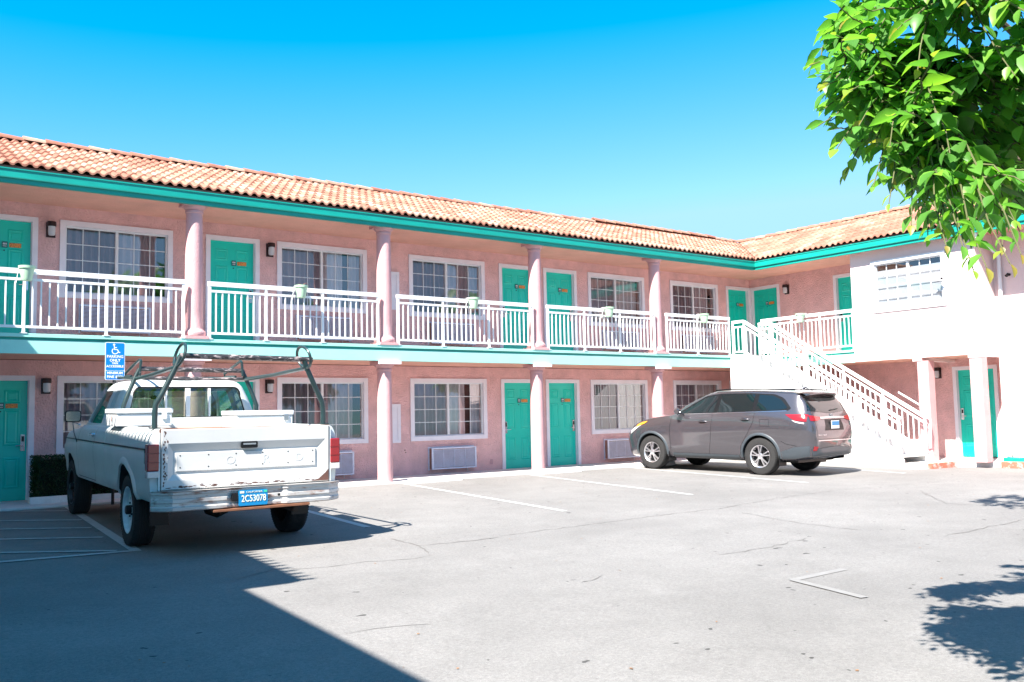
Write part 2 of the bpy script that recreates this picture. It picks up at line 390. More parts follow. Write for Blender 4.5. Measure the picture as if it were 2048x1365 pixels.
# --- doors: leaf is the part, its frame, lock, plates are sub-parts
def door_meshes(side):
    lw = DW - 0.18; H = 2.05; mb = MB(); mb.box(0.09, 0.09+lw, 0.07, 0.115, -0.05, H)
    cx = 0.09 + lw/2
    for sx in (-1, 1):
        a = cx + sx*0.075 if sx > 0 else cx - 0.075 - 0.265; b = a + 0.265
        for c, d in ((1.66, 1.90), (0.93, 1.56), (0.20, 0.74)):
            for (i0, i1, y0, y1) in ((0.0, 0.028, 0.07, 0.058), (0.028, 0.05, 0.058, 0.068)):
                # raised moulding ring
                o = [(a+i0, y0, c+i0), (b-i0, y0, c+i0), (b-i0, y0, d-i0), (a+i0, y0, d-i0)]
                n = [(a+i1, y1, c+i1), (b-i1, y1, c+i1), (b-i1, y1, d-i1), (a+i1, y1, d-i1)]
                mb.add(o + n, [(0,1,5,4), (1,2,6,5), (2,3,7,6), (3,0,4,7)])
            i = 0.05; j = 0.075
            o = [(a+i, .068, c+i), (b-i, .068, c+i), (b-i, .068, d-i), (a+i, .068, d-i)]
            n = [(a+j, .060, c+j), (b-j, .060, c+j), (b-j, .060, d-j), (a+j, .060, d-j)]
            mb.add(o + n, [(0,1,5,4), (1,2,6,5), (2,3,7,6), (3,0,4,7), (4,5,6,7)])
    leaf = mb.mesh('door', DOORG)
    fr = MB(); t = 0.09
    fr.box(0, t, -0.022, 0.10, -0.06, 2.14); fr.box(DW-t, DW, -0.022, 0.10, -0.06, 2.14); fr.box(t, DW-t, -0.020, 0.10, 2.05, 2.14)
    fr.box(t, t+.012, 0.035, 0.12, -0.06, 2.05); fr.box(DW-t-.012, DW-t, 0.035, 0.12, -0.06, 2.05)
    frame = fr.mesh('door_frame', TRIMW)
    hx = (0.09 + lw - 0.075) if side == 'r' else (0.09 + 0.075); s = -1 if side == 'r' else 1
    lk = MB(); lk.box(hx-.034, hx+.034, 0.045, 0.07, 0.84, 1.12)
    lk.tube([(hx, .05, .93), (hx, .012, .93), (hx + s*.02, .006, .93), (hx + s*.115, .006, .93)], .0095, 8)
    lk.cm = 1; lk.box(hx-.020, hx+.020, 0.040, 0.052, 1.0, 1.09)
    lock = lk.mesh('door_lock', [CHROME, BLACKP], True)
    pl = MB(); pl.box(0.535, 0.625, 0.050, 0.0575, 1.565, 1.675)
    pl.cm = 1
    for i in range(3): pl.box(0.552+i*.021, 0.565+i*.021, 0.047, 0.0505, 1.62, 1.65)
    pl.box(0.552, 0.608, 0.047, 0.0505, 1.59, 1.598)
    plate = pl.mesh('number_plate', [PLATEG, TRIMW])
    st = MB(); st.box(0.650, 0.835, 0.052, 0.0575, 1.58, 1.655); sticker = st.mesh('orange_sticker', ORANGE)
    ph = MB(); ph.lathe([(0, .062), (.012, .060), (.012, .071)], 10, (cx+.03, 0, 1.52), 'Y'); peep = ph.mesh('peephole', BLACKP, True)
    return leaf, frame, lock, plate, sticker, peep
DM = {s: door_meshes(s) for s in 'lr'}
for T, rz, u0, z0, side in doors:
    leaf, frame, lock, plate, sticker, peep = DM[side]
    d = inst('door', leaf, B, T(u0, 0, z0), rz)
    inst('door_frame', frame, d); inst('door_lock', lock, d); inst('number_plate', plate, d); inst('notice_sticker', sticker, d); inst('peephole', peep, d)

# --- windows
WW = 2.03
def window_meshes():
    z0, z1 = 0.74, 2.14; t = 0.095; fr = MB()
    fr.box(0, t, -.028, .03, z0, z1); fr.box(WW-t, WW, -.028, .03, z0, z1); fr.box(t, WW-t, -.026, .03, z1-t, z1); fr.box(t, WW-t, -.026, .03, z0, z0+t)
    frame = fr.mesh('window_trim', TRIMW)
    a, b, c, d = t, WW-t, z0+t, z1-t; s = 0.028; cx = WW/2 - .01; sa = MB()
    sa.box(a, a+s, .03, .075, c, d); sa.box(b-s, b, .03, .075, c, d); sa.box(a+s, b-s, .031, .074, c, c+s); sa.box(a+s, b-s, .031, .074, d-s, d)
    sa.box(cx-.03, cx+.022, .026, .078, c+s, d-s)
    xs = []
    for lo, hi in ((a+s, cx-.03), (cx+.022, b-s)):
        for i in (1, 2): xs.append(lo + (hi-lo)*i/3)
    for x in xs: sa.box(x-.007, x+.007, .052, .060, c+s, d-s)
    for i in (1, 2, 3):
        z = c+s + (d-c-2*s)*i/4
        sa.box(a+s, cx-.03, .0525, .0595, z-.007, z+.007); sa.box(cx+.022, b-s, .0525, .0595, z-.007, z+.007)
    sash = sa.mesh('sash', WHITE)
    g = MB(); g.quad((a+s,.066,c+s), (cx-.03,.066,c+s), (cx-.03,.066,d-s), (a+s,.066,d-s))
    g.cm = 1; g.quad((cx+.022,.064,c+s), (b-s,.064,c+s), (b-s,.064,d-s), (cx+.022,.064,d-s))
    pane = g.mesh('pane', [GLASSD, GLASS])
    rm = MB(); rm.box(-.05, WW+.05, .50, .56, z0-.2, z1+.1)
    rm.box(-.05, 0.0, .20, .50, z0-.2, z1+.1); rm.box(WW, WW+.05, .20, .50, z0-.2, z1+.1); rm.box(0, WW, .20, .5, z1+.02, z1+.1); rm.box(0, WW, .20, .5, z0-.2, z0-.1)
    room = rm.mesh('dark_room', DARK)
    return frame, sash, pane, room
WM = window_meshes()
def curtain(seed, gaps, mt):
    rnd = random.Random(seed); mb = MB(); z0, z1 = 0.70, 2.12
    for a, b in gaps:
        n = int((b-a)/0.012); ph = rnd.random()*6; prev = None
        for i in range(n+1):
            x = a + (b-a)*i/n; w = sin(x*52+ph+1.2*sin(x*7+ph))
            y0 = .20 + .022*w; y1 = .22 + .045*w + .02*sin(x*11+ph)
            cur = ((x, y0, z1), (x, y1, z0))
            if prev: mb.quad(prev[1], cur[1], cur[0], prev[0])
            prev = cur
    return mb.mesh('curtain', mt, True, 80)
CM = [curtain(1, [(0.05, 1.78)], CURT), curtain(2, [(0.05, 0.95), (1.0, 1.90)], CURTR), curtain(3, [(0.1, 1.95)], CURT), curtain(4, [(0.05, 1.55), (1.72, 1.98)], CURTR)]
for k, (u0, u1, z0) in enumerate(wins):
    sc = ((u1-u0)/WW, 1, 1)
    w = inst('window', WM[0], B, (u0, 0, z0), 0, sc)
    inst('window_sash', WM[1], w); inst('window_pane', WM[2], w); inst('curtain', CM[(k*3+1) % 4], w); inst('room_interior', WM[3], w)

# --- columns
def column_mesh(H, plain=False):
    r = 0.150; mb = MB()
    if not plain: mb.box(-.21, .21, -.21, .21, 0, .055)
    bs = [(r+.004,0.0), (r+.004,.2)] if plain else [(.155,.055), (.205,.06), (.215,.10), (.205,.14), (.175,.165), (r+.008,.20)]
    mb.lathe(bs + [(r+.004,.5), (r+.002,H*.5), (r-.008,H-.30), (r-.010,H-.20),
              (r+.006,H-.185), (r+.006,H-.15), (r-.008,H-.14), (r+.012,H-.12), (.195,H-.085), (.20,H-.062)], 40)
    mb.box(-.215, .215, -.215, .215, H-.062, H)
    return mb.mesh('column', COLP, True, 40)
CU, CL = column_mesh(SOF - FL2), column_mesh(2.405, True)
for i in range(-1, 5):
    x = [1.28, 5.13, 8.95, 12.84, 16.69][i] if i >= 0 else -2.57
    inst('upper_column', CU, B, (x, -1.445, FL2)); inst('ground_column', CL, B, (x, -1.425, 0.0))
# white blocks between the lower columns and the deck edge
for x in (-2.57, 1.28, 5.13, 8.95, 12.84, 16.69):
    b = MB().box(x-.24, x+.24, -1.70, -1.625, 2.345, 2.409); b.build('column_block', TRIMW, B)

# --- deck
d = MB(); d.box(-5, 22.2, -1.58, 0.0, 2.435, FL2 - .004); d.box(20.66, 22.2, -4.46, -1.58, 2.435, FL2 - .004)
d.build('balcony_slab', CONC, B)
d = MB(); d.box(-5, 22.2, -1.58, 0, 2.42, 2.433); d.box(20.66, 22.2, -4.46, -1.58, 2.42, 2.433); d.build('balcony_soffit', SOFF, B)
d = MB(); d.box(-5, 19.32, -1.62, -1.58, 2.41, 2.628); d.box(-5, 19.32, -1.640, -1.58, 2.672, FL2)
d.build('balcony_fascia', MINT, B, bevel=0.004)
d = MB(); d.box(-5, 19.32, -1.609, -1.58, 2.628, 2.672); d.box(20.631, 20.66, -4.46, -1.609, 2.628, 2.672); d.build('shaded_fascia_groove', TEAL, B)  # darker teal holds the nosing's shade line along with the paint
d = MB(); d.box(20.62, 20.66, -4.46, -1.60, 2.41, 2.628); d.box(20.60, 20.66, -4.46, -1.60, 2.672, FL2)
d.build('wing_balcony_fascia', MINT, B, bevel=0.004)

# --- eaves
e = MB(); e.box(-5, 22.2, -1.58, 0, SOF, SOF+.05); e.box(20.46, 22.2, -14, -1.58, SOF, SOF+.05)
e.build('eave_soffit', SOFF, B)
def gutter_profile(T, a, b, m1, m2):
    # pressed metal gutter: lip, sloping face, lower return
    P = [(0.0,5.345), (-.018,5.345), (-.018,5.325), (-.005,5.315), (-.005,5.205), (.02,5.185), (.02,5.115), (.10,5.115), (.10,5.345)]
    mb = MB(); n = len(P)
    vs = [T(a, p[0], p[1]) for p in P] + [T(b, p[0], p[1]) for p in P]
    mb.add(vs, [tuple(range(n)), tuple(reversed(range(n, 2*n)))] + [(i, n+i, n+(i+1) % n, (i+1) % n) for i in range(n)])
    return mb
gm = gutter_profile(lambda u, d, z: (u, -1.70+d, z), -5, 20.36, 0, 0)
g2 = gutter_profile(lambda u, d, z: (20.34+d, -u, z), 1.68, 14, 0, 0)
q = MB(); q.box(-5, 20.36, -1.712, -1.700, 5.186, 5.204); q.build('gutter_groove_shade', TEALD, B); q = MB(); q.box(20.328, 20.34, -14, -1.712, 5.186, 5.204); q.build('gutter_groove_shade', TEALD, B)  # dark strips laid on the gutter face as the groove's shade line
gm.build('gutter', TEAL, B, fix=True); g2.build('gutter', TEAL, B, fix=True)
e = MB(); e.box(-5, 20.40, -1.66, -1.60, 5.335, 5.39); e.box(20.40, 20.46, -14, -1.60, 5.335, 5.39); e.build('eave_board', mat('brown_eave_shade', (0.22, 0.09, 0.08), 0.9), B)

# --- tiled roofs
PW, CO = 0.168, 0.335        # wave width, exposed course along the plan
SLOPE = 0.40; ZE = 5.42
def roof(name, kind):
    mb = MB(); ids = []
    L0, L1 = (-5.0, 24.0) if kind == 'main' else (-1.42, 14.0)
    seg = 8; nw = int((L1-L0)/PW); rows = 9; run = 3.0/rows
    for r in range(rows):
        s0, s1 = r*run - (0.05 if r == 0 else 0.0), (r+1)*run + 0.02
        for w in range(nw):
            vs = []; tid = (w//2)*31.7 + r*7.31 + (5000 if kind != 'main' else 0)
            jz = random.uniform(-.003, .003); js = random.uniform(-.008, .008)
            for k in range(seg+1):
                u = L0 + (w + k/seg)*PW; t = k/seg
                hgt = 0.040*max(0.0, sin(pi*min(1, t/0.62)))**0.8 if t < .62 else -0.012*sin(pi*(t-.62)/.38)
                for sgn, s in ((0, s0+js), (1, s1)):
                    lift = 0.040 + jz if sgn == 0 else 0.006
                    z = ZE + SLOPE*s + hgt + lift; uu = u; ss = s
                    if kind == 'main': uu = min(u, 20.34 + s + .02); vs.append((uu, -1.655+ss, z))
                    else: uu = max(u, 1.70 - s - .02); vs.append((20.385+ss, -uu, z))
                    if sgn == 0:
                        vs.append((vs[-1][0], vs[-1][1], z-0.036) if True else None)
            # vs per k: front top, front bottom, back
            lim = (L0 + w*PW) > 20.34 + s1 + .02 if kind == 'main' else (L0 + (w+1)*PW) < 1.70 - s1 - .02
            if lim: continue
            fs = []
            for k in range(seg):
                a = k*3; b = (k+1)*3
                if kind == 'main': fs += [(a, b, b+2, a+2), (a+1, b+1, b, a)]
                else: fs += [(a, b, b+2, a+2), (a+1, b+1, b, a)]
            n0 = len(mb.f); mb.add(vs, fs); ids += [tid]*(len(mb.f)-n0)
    me = mb.mesh(name, TILE, True, 50)
    at = me.attributes.new('tile', 'FLOAT', 'FACE'); at.data.foreach_set('value', ids)
    o = bpy.data.objects.new(name, me); COL.objects.link(o); o.parent = B; return o
rf = roof('clay_tile_roof', 'main'); rw = roof('clay_tile_roof', 'wing')
# backing deck and rear slopes
ZR = ZE + SLOPE*3.0
u = MB(); u.quad((-5,-1.66,ZE-.035), (20.4,-1.66,ZE-.035), (23.3,1.3,ZR-.03), (-5,1.3,ZR-.03)); u.quad((-5,1.3,ZR-.03), (26,1.3,ZR-.03), (29,4.3,ZE), (-5,4.3,ZE))
u.quad((20.4,-1.66,ZE-.035), (20.4,-14,ZE-.035), (23.34,-14,ZR-.03), (23.34,1.3,ZR-.03)); u.quad((23.34,-14,ZR-.03), (26.3,-14,ZE), (26.3,1.3,ZE), (23.34,1.3,ZR-.03))
u.quad((23.34,-14,ZR-.03), (20.4,-14,ZE-.035), (26.3,-14,ZE)); u.quad((-5,4.3,ZE), (26.3,4.3,ZE), (26.3,4.3,-.1), (-5,4.3,-.1)); u.quad((26.3,4.3,ZE),(26.3,-14,ZE),(26.3,-14,-.1),(26.3,4.3,-.1))
u.build('roof_deck', RUSTY, B)
def ridge(T, a, b, steps):
    mb = MB(); ids = []; n = 10; u = a; k = 0
    while u < b:
        l = 0.40; z = ZR + .015 + random.uniform(-.004, .006) + (0.045 if any(s0 <= u < s1 for s0, s1 in steps) else 0)
        vs = []
        for end, rr in ((0, .115), (1, .098)):
            for i in range(n+1):
                t = pi*i/n; vs.append(T(u + l*1.05*end, -cos(t)*rr*1.05, z - .01 + (.0 if end else .014) + sin(t)*rr*.85))
        for i in range(n+1):
            t = pi*i/n; vs.append(T(u, -cos(t)*.10*1.05, z - .012 + sin(t)*.10*.85 - .008))
        fs = [(i, i+1, n+2+i, n+1+i) for i in range(n)] + [(2*n+2+i, 2*n+3+i, i+1, i) for i in range(n)]
        n0 = len(mb.f); mb.add(vs, fs); ids += [900+k*3.3]*(len(mb.f)-n0); u += l*0.97; k += 1
    me = mb.mesh('ridge_cap', TILE, True, 50); at = me.attributes.new('tile', 'FLOAT', 'FACE'); at.data.foreach_set('value', ids)
    return me
inst('ridge_cap', ridge(lambda u, d, z: (u, 1.3+d, z), -5, 23.3, [(17, 22.1)]), rf)
inst('ridge_cap', ridge(lambda u, d, z: (23.34+d, -u, z), -1.3, 14, []), rw)
# mortar/valley flashing
v = MB(); v.bar((20.36,-1.68,ZE+.01), (23.34,1.3,ZR+.0), .05, .02); v.build('valley_flashing', RUSTY, B)

# --- projecting bay on the wing, with its window and posts
holes_b = [(5.10, 6.84, 3.66, 4.80)]
bay = wall('projecting_bay', BAY, 4.46, 7.60, 2.42, SOF, holes_b, PALE, thick=.12)
q = MB(); q.box(20.6205, 22.2, -4.462, -4.46, 2.42, SOF); q.build('bay_side_wall', PALE, B)
q = MB(); q.quad((20.62,-7.60,2.36), (22.2,-7.60,2.36), (22.2,-7.60,SOF), (20.62,-7.60,SOF)); q.build('bay_side_wall', PALE, B)
q = MB(); q.box(20.64, 22.2, -7.58, -4.46, 2.42, 2.47); q.build('bay_soffit', SOFF, B)
q = MB(); q.box(20.622, 20.90, -6.20, -5.98, 2.345, 2.419); q.box(20.622, 20.90, -7.598, -7.31, 2.345, 2.419); q.box(20.90, 22.19, -6.20, -6.0, 2.345, 2.419); q.build('bay_beam', PALE, B)
wp = MB(); a, b, c, dd = 5.03, 6.91, 3.59, 4.87; t = .09
def bx(m, u0, u1, d0, d1, z0, z1): m.box(20.62+d0, 20.62+d1, -u1, -u0, z0, z1)
for r in ((a, a+t, c, dd), (b-t, b, c, dd), (a+t, b-t, c, c+t), (a+t, b-t, dd-t, dd)): bx(wp, r[0], r[1], -.03 - (.001 if r[0] != a and r[1] != b else 0), .03, r[2], r[3])
bw = wp.build('bay_window', WHITE, B)
sa = MB(); a1, b1, c1, d1 = a+t, b-t, c+t, dd-t; s = .03; cx = (a1+b1)/2
for r in ((a1, a1+s, c1, d1), (b1-s, b1, c1, d1), (cx-.03, cx+.03, c1, d1), (a1+s, b1-s, c1, c1+s), (a1+s, b1-s, d1-s, d1)): bx(sa, r[0], r[1], .03 + (.001 if r[3]-r[2] < .1 else 0), .08, r[2], r[3])
for lo, hi in ((a1+s, cx-.03), (cx+.03, b1-s)):
    for i in (1, 2): x = lo+(hi-lo)*i/3; bx(sa, x-.009, x+.009, .045, .055, c1, d1)
for i in (1, 2, 3): z = c1+(d1-c1)*i/4; bx(sa, a1+s, b1-s, .0455, .0545, z-.009, z+.009)
sa.build('window_sash', WHITE, bw)
gl = MB(); gl.quad(*[BAY(u_, .062, z_) for u_, z_ in ((a1,c1), (b1,c1), (b1,d1), (a1,d1))]); gl.build('window_pane', GLASS, bw)
bl = MB(); n = 26
for i in range(n):
    z = c1 + (d1-c1-.16)*i/n; h = (d1-c1-.16)/n
    bl.quad(BAY(a1+.02,.095,z+h+.006), BAY(b1-.02,.095,z+h+.006), BAY(b1-.02,.112,z-.004), BAY(a1+.02,.112,z-.004))
bl.build('window_blind', WHITE, bw)
rr = MB(); bx(rr, a1, b1, .25, .3, c1-.1, d1+.1); rr.build('room_interior', DARK, bw)
for y in (-6.215, -7.46):
    p = MB(); p.box(20.635, 20.905, y-.135, y+.135, 0.0, 2.344); p.build('square_post', COLP, B, bevel=.008)
wall('end_section_wall', FAR, 7.602, 14, -0.1, SOF, [], PALE)
q = MB(); q.quad((21.45,-7.602,-.1), (22.2,-7.602,-.1), (22.2,-7.602,2.36), (21.45,-7.602,2.36)); q.build('end_section_return', PALE, B)
# downpipe
dp = MB(); dp.tube([(20.42,-7.72,5.13), (20.50,-7.74,4.98), (21.30,-7.76,4.74), (21.385,-7.76,4.66), (21.385,-7.76,.22), (21.30,-7.76,.10)], .045, 12)
dp.build('downpipe', WHITE, B, smooth=True)
q = MB(); q.box(21.10, 21.42, -8.35, -7.72, 0.0, .10); q.build('downpipe_shoe', TEAL, B, bevel=.01)

# --- framed wall panels between the windows
for z in (0.72, 3.66):
    p = MB(); x0, x1, z0, z1 = 9.56, 10.11, z, z+.85; t = .07
    p.box(x0, x0+t, -.03, .0, z0, z1); p.box(x1-t, x1, -.03, .0, z0, z1); p.box(x0+t, x1-t, -.029, 0, z0, z0+t); p.box(x0+t, x1-t, -.029, 0, z1-t, z1)
    p.box(x0+t, x1-t, -.012, 0, z0+t, z1-t)
    o = p.build('service_panel', TRIMW, B)
p = MB(); p.box(12.51, 12.59, -.012, 0, .13, .25); p.build('outlet_cover', COLP, B, bevel=.004)
for x, z in ((10.22, .55), (10.24, .50)): MB().box(x-.012, x+.012, -.006, 0, z-.012, z+.012).build('wall_stain', RUSTY, B)

# ================================================================== RAILINGS
ZB = FL2
def rail_panel(T, posts, name='balcony_railing'):
    u0, u1 = posts[0], posts[-1]; mb = MB()
    def bx2(a, b, d0, d1, z0, z1):
        p = [T(a,d0,0), T(b,d1,0)]; mb.box(min(p[0][0],p[1][0]), max(p[0][0],p[1][0]), min(p[0][1],p[1][1]), max(p[0][1],p[1][1]), z0, z1)
    bx2(u0-.03, u1+.03, -.028, .028, ZB+.955, ZB+1.035)
    bx2(u0, u1, -.018, .018, ZB+.845, ZB+.885); bx2(u0, u1, -.018, .018, ZB+.09, ZB+.13)
    for p0, p1 in zip(posts, posts[1:]):
        n = round((p1-p0)/.122)
        for i in range(1, n): u = p0+(p1-p0)*i/n; bx2(u-.011, u+.011, -.011, .011, ZB+.13, ZB+.845)
    o = mb.build(name, RAILW, B)
    for p0 in posts:
        m = MB(); mb = m; bx2(p0-.022, p0+.022, -.022, .022, ZB, ZB+.955); bx2(p0-.05, p0+.05, -.05, .05, ZB, ZB+.012); m.build('rail_post', RAILW, o)
TR = lambda u, d, z: (u, -1.60+d, z)
for ps in ([1.50,2.41,3.64,4.90], [5.36,6.4,7.53,8.72], [9.18,10.25,11.42,12.62], [13.07,14.16,15.3,16.47], [16.92,18.04,19.28], [-2.3,-1.1,0.0,1.06]):
    rail_panel(TR, ps)
rail_panel(lambda u, d, z: (20.66+d, -u, z), [1.62,2.59,3.47,4.43])

# ================================================================== STAIRCASE
ST = empty('exterior_staircase', (19.9, -4.0, 0), 0, 'white exterior staircase with slatted rails from the lot up to the balcony', 'staircase')
so_ = Vector((19.9, -4.0, 0))
def sb(m, *a): m.box(a[0]-19.9, a[1]-19.9, a[2]+4, a[3]+4, a[4], a[5])
YT, YB = -2.05, -6.25; NR = 15; run = (YT-YB)/(NR-1); rise = (FL2-.0)/NR
m = MB(); sb(m, 19.40, 20.52, YT, -1.60, FL2-.12, FL2); m.build('landing', CONC, ST)
for i in range(1, NR):
    z = FL2 - rise*i; y1 = YT - run*(i-1); m = MB(); sb(m, 19.40, 20.50, y1-run-.02, y1, z-.05, z); sb(m, 19.40, 20.50, y1-.03, y1-.001, z-.02, z+rise-.05); m.build('step', CONC, ST)
def zst(y): return FL2 if y > YT else FL2 - (YT-y)*(FL2/(YT-YB))*.985
for X0, X1, nm in ((19.28, 19.40, 'side_wall'), (20.50, 20.58, 'stringer')):
    m = MB(); ys = [-1.60, YT-.02, YB-.12]
    top = [(y, zst(y)+(.03 if y > YT-.5 else .05)) for y in ys]; top[-1] = (YB-.12, .10)
    bot = [(YB-.12, -.12), (-1.60, -.12)] if nm == 'side_wall' else [(YB-.12, -.12), (YB+.3, -.12), (YT, FL2-.42), (-1.60, FL2-.42)]
    m.prism(top + bot, lambda p, s: ((X0 if s == 0 else X1)-19.9, p[0]+4, p[1]))
    m.build(nm, mat('white_stucco_'+nm, (0.74, 0.72, 0.71), .85, var=.05, vscale=2, bump=.4, bscale=50), ST, fix=True)
def stair_rail(X):
    mb = MB(); x = X-19.9; hs = .90
    prof = [(-1.62, 0), (-2.0, 0), (-6.30, None)]
    def zt(y): return 3.625 if y > -2.0 else 3.625 - (-2.0-y)*(3.625-1.02)/(4.30)
    def ln(off, w, h):
        for ya, yb in ((-1.62, -2.0), (-2.0, -6.32)): mb.bar((x, ya+4, zt(ya)-off), (x, yb+4+ (-.01 if ya == -1.62 else 0), zt(yb)-off), w, h)
    ln(0.0, .056, .07); ln(.14, .036, .04); ln(.80, .036, .04)
    n = 34
    for i in range(n+1):
        y = -1.68 - (4.58)*i/n
        if min(abs(y - q) for q in (-1.62,-2.02,-3.1,-4.2,-5.25,-6.3)) < .035: continue
        mb.box(x-.011, x+.011, y+4-.011, y+4+.011, zt(y)-.80, zt(y)-.14)
    o = mb.build('stair_railing', RAILW, ST)
    for y in (-1.64, -2.02, -3.1, -4.2, -5.25, -6.28):
        m = MB(); m.box(x-.022, x+.022, y+4-.022, y+4+.022, max(zst(y)-.02, 0) if y > -6.2 else 0.0, zt(y)-.02); m.build('rail_post', RAILW, o)
    return o
stair_rail(19.40); ro = stair_rail(20.50)
m = MB(); m.tube([(.52,-1.7,1.62), (.52,-2.3,1.26), (.52,-2.42,1.15), (.52,-2.46,.9), (.52,-2.44,.55), (.52,-2.30,.52)], .02, 8); m.build('hand_rail', RAILW, ST, smooth=True)

# ================================================================== SMALL THINGS ON THE BUILDING
def ac_proto():
    r = empty('wall_air_conditioner'); L = 1.18; H = .46; D = .15
    m = MB(); m.box(.0, L, -D+.02, .0, .0, H); s = m.build('sleeve', ACS, r, bevel=.004)
    m = MB(); f = .028
    m.box(-.01, f, -D, -D+.03, -.01, H+.01); m.box(L-f, L+.01, -D, -D+.03, -.01, H+.01); m.box(f, L-f, -D+.001, -D+.03, -.01, f-.01); m.box(f, L-f, -D+.001, -D+.03, H-f+.01, H+.01)
    m.box(-.03, 0, -.02, 0, -.03, H+.03); m.box(L, L+.03, -.02, 0, -.03, H+.03); m.box(-.03, L+.03, -.022, 0, H, H+.035)
    n = 17
    for i in range(n):
        z = f + (H-2*f)*i/n; h = (H-2*f)/n
        m.add([(f,-D+.004,z+.001), (L-f,-D+.004,z+.001), (L-f,-D+.022,z+h*.86), (f,-D+.022,z+h*.86), (f,-D+.022,z+.001), (L-f,-D+.022,z+.001)], [(0,1,2,3), (0,3,4), (1,5,2)])
    for i in range(1, 4): m.box(L*i/4-.004, L*i/4+.004, -D-.001, -D+.006, f, H-f)
    m.build('louvre_grille', ACM, r)
    m = MB(); m.tube([(L*.86,-.03,0), (L*.86,-.03,-.085)], .008, 6); m.build('drain_pipe', WHITE, r)
    return r
ac = ac_proto(); first = True
acs = [(10.84, .105, 'lower louvred air conditioner beside the outlet cover, under the ground floor window'), (16.14, .11, 'lower louvred air conditioner partly hidden by the grey car nose'), (7.72, .11, 'lower louvred air conditioner mostly hidden behind the white pickup'),
       (3.56, 2.94, 'upper louvred air conditioner behind the balcony rail above the parking sign'), (7.70, 2.94, 'upper louvred air conditioner behind the rail above the pickup bed'), (10.88, 2.94, 'upper louvred air conditioner under the window between second and third columns'),
       (16.18, 2.94, 'upper louvred air conditioner behind the rail, second from the stairs'), (19.16, 2.94, 'upper louvred air conditioner behind the rail nearest the stairs')]
for x, z, lb in acs:
    o = ac if first else copy_tree(ac); first = False
    o.location = (x, 0, z); tag(o, lb, 'air conditioner', 'air conditioners under the windows')

def lamp_proto():
    r = empty('wall_lamp')
    m = MB(); m.box(-.075, .075, -.02, 0, .0, .27); m.lathe([(.0,.27), (.07,.27), (.075,.25), (.075,.19), (.068,.185), (0,.185)], 18, (0,-.095,0)); m.box(-.045, .045, -.09, -.01, .20, .26); m.build('lamp_cap', mat('bronze_lamp_metal', (.035,.02,.02), .4, .3), r, smooth=True)
    m = MB(); m.lathe([(.0,.02), (.04,.022), (.058,.04), (.062,.10), (.060,.185), (0,.185)], 18, (0,-.095,0)); m.build('glass_jar', LAMPGL, r, smooth=True)
    return r
lp = lamp_proto(); first = True
for loc, rz, lb in (((3.05,0,4.60),0,'small jelly-jar lamp on the upper wall between leftmost door and window'), ((7.11,0,4.60),0,'small jelly-jar lamp on the upper wall over the pickup, right of a teal door'),
        ((3.02,0,1.82),0,'small jelly-jar lamp on the ground floor wall above the hedge'), ((7.09,0,1.82),0,'small jelly-jar lamp on the ground floor wall behind the ladder rack'),
        ((22.2,-1.35,4.60),-pi/2,'small jelly-jar lamp on the upper wing wall beside the corner door'), ((22.2,-5.74,1.96),-pi/2,'small jelly-jar lamp on the ground wall behind the square post')):
    o = lp if first else copy_tree(lp); first = False
    o.location = loc; o.rotation_euler = (0,0,rz); tag(o, lb, 'lamp', 'jar lamps beside the doors')

POTM = mat('pale_green_plastic_pot', (0.42, 0.60, 0.42), .5, var=.05)
def pot_proto():
    r = empty('hanging_pot')
    m = MB(); m.lathe([(0,-.185), (.072,-.185), (.078,-.17), (.108,.0), (.122,.005), (.126,.045), (.116,.045), (.100,.0), (0,-.01)], 28, (0,-.16,0)); m.build('pot', POTM, r, smooth=True)
    m = MB(); m.lathe([(0,0.0), (.099,0.0)], 20, (0,-.16,0), caps=False); m.build('soil', mat('dry_soil', (.10,.06,.04), .95), r)
    m = MB()
    for s in (-1, 1): m.tube([(s*.06,-.05,.035), (s*.06,-.01,.055), (s*.06,.04,.052), (s*.06,.045,0)], .005, 6)
    m.tube([(-.12,-.16,.02), (-.10,-.05,.035), (.10,-.05,.035), (.12,-.16,.02)], .005, 6); m.tube([(-.10,-.05,.03), (-.13,-.04,-.21)], .006, 6); m.build('wire_hanger', RAILW, r, smooth=True)
    return r
pt = pot_proto(); first = True
for loc, rz, lb in (((2.42,-1.60,3.74),0,'pale green hanging pot, leftmost on the balcony rail'), ((7.03,-1.60,3.74),0,'pale green hanging pot with dried sprigs on the rail above the pickup'),
        ((10.93,-1.60,3.74),0,'pale green hanging pot on the rail left of the twin teal doors'), ((14.82,-1.60,3.74),0,'pale green hanging pot on the rail right of the twin teal doors'),
        ((18.15,-1.60,3.74),0,'pale green hanging pot on the rail just left of the staircase'), ((20.66,-2.98,3.74),-pi/2,'pale green hanging pot on the wing rail above the stairs')):
    o = pt if first else copy_tree(pt); first = False
    o.location = loc; o.rotation_euler = (0,0,rz); tag(o, lb, 'plant pot', 'pots hung along the balcony rail')
    if 'sprigs' in lb:
        m = MB(); rnd = random.Random(5)
        for i in range(9):
            a = rnd.uniform(0, 6.28); b = rnd.uniform(.04,.12); m.tube([(0,-.16,0), (b*.5*cos(a),-.16+b*.5*sin(a),.07), (b*cos(a),-.16+b*sin(a),rnd.uniform(.03,.10))], .003, 4)
        m.build('dried_stems', mat('dry_stem', (.30,.15,.10), .9), o)

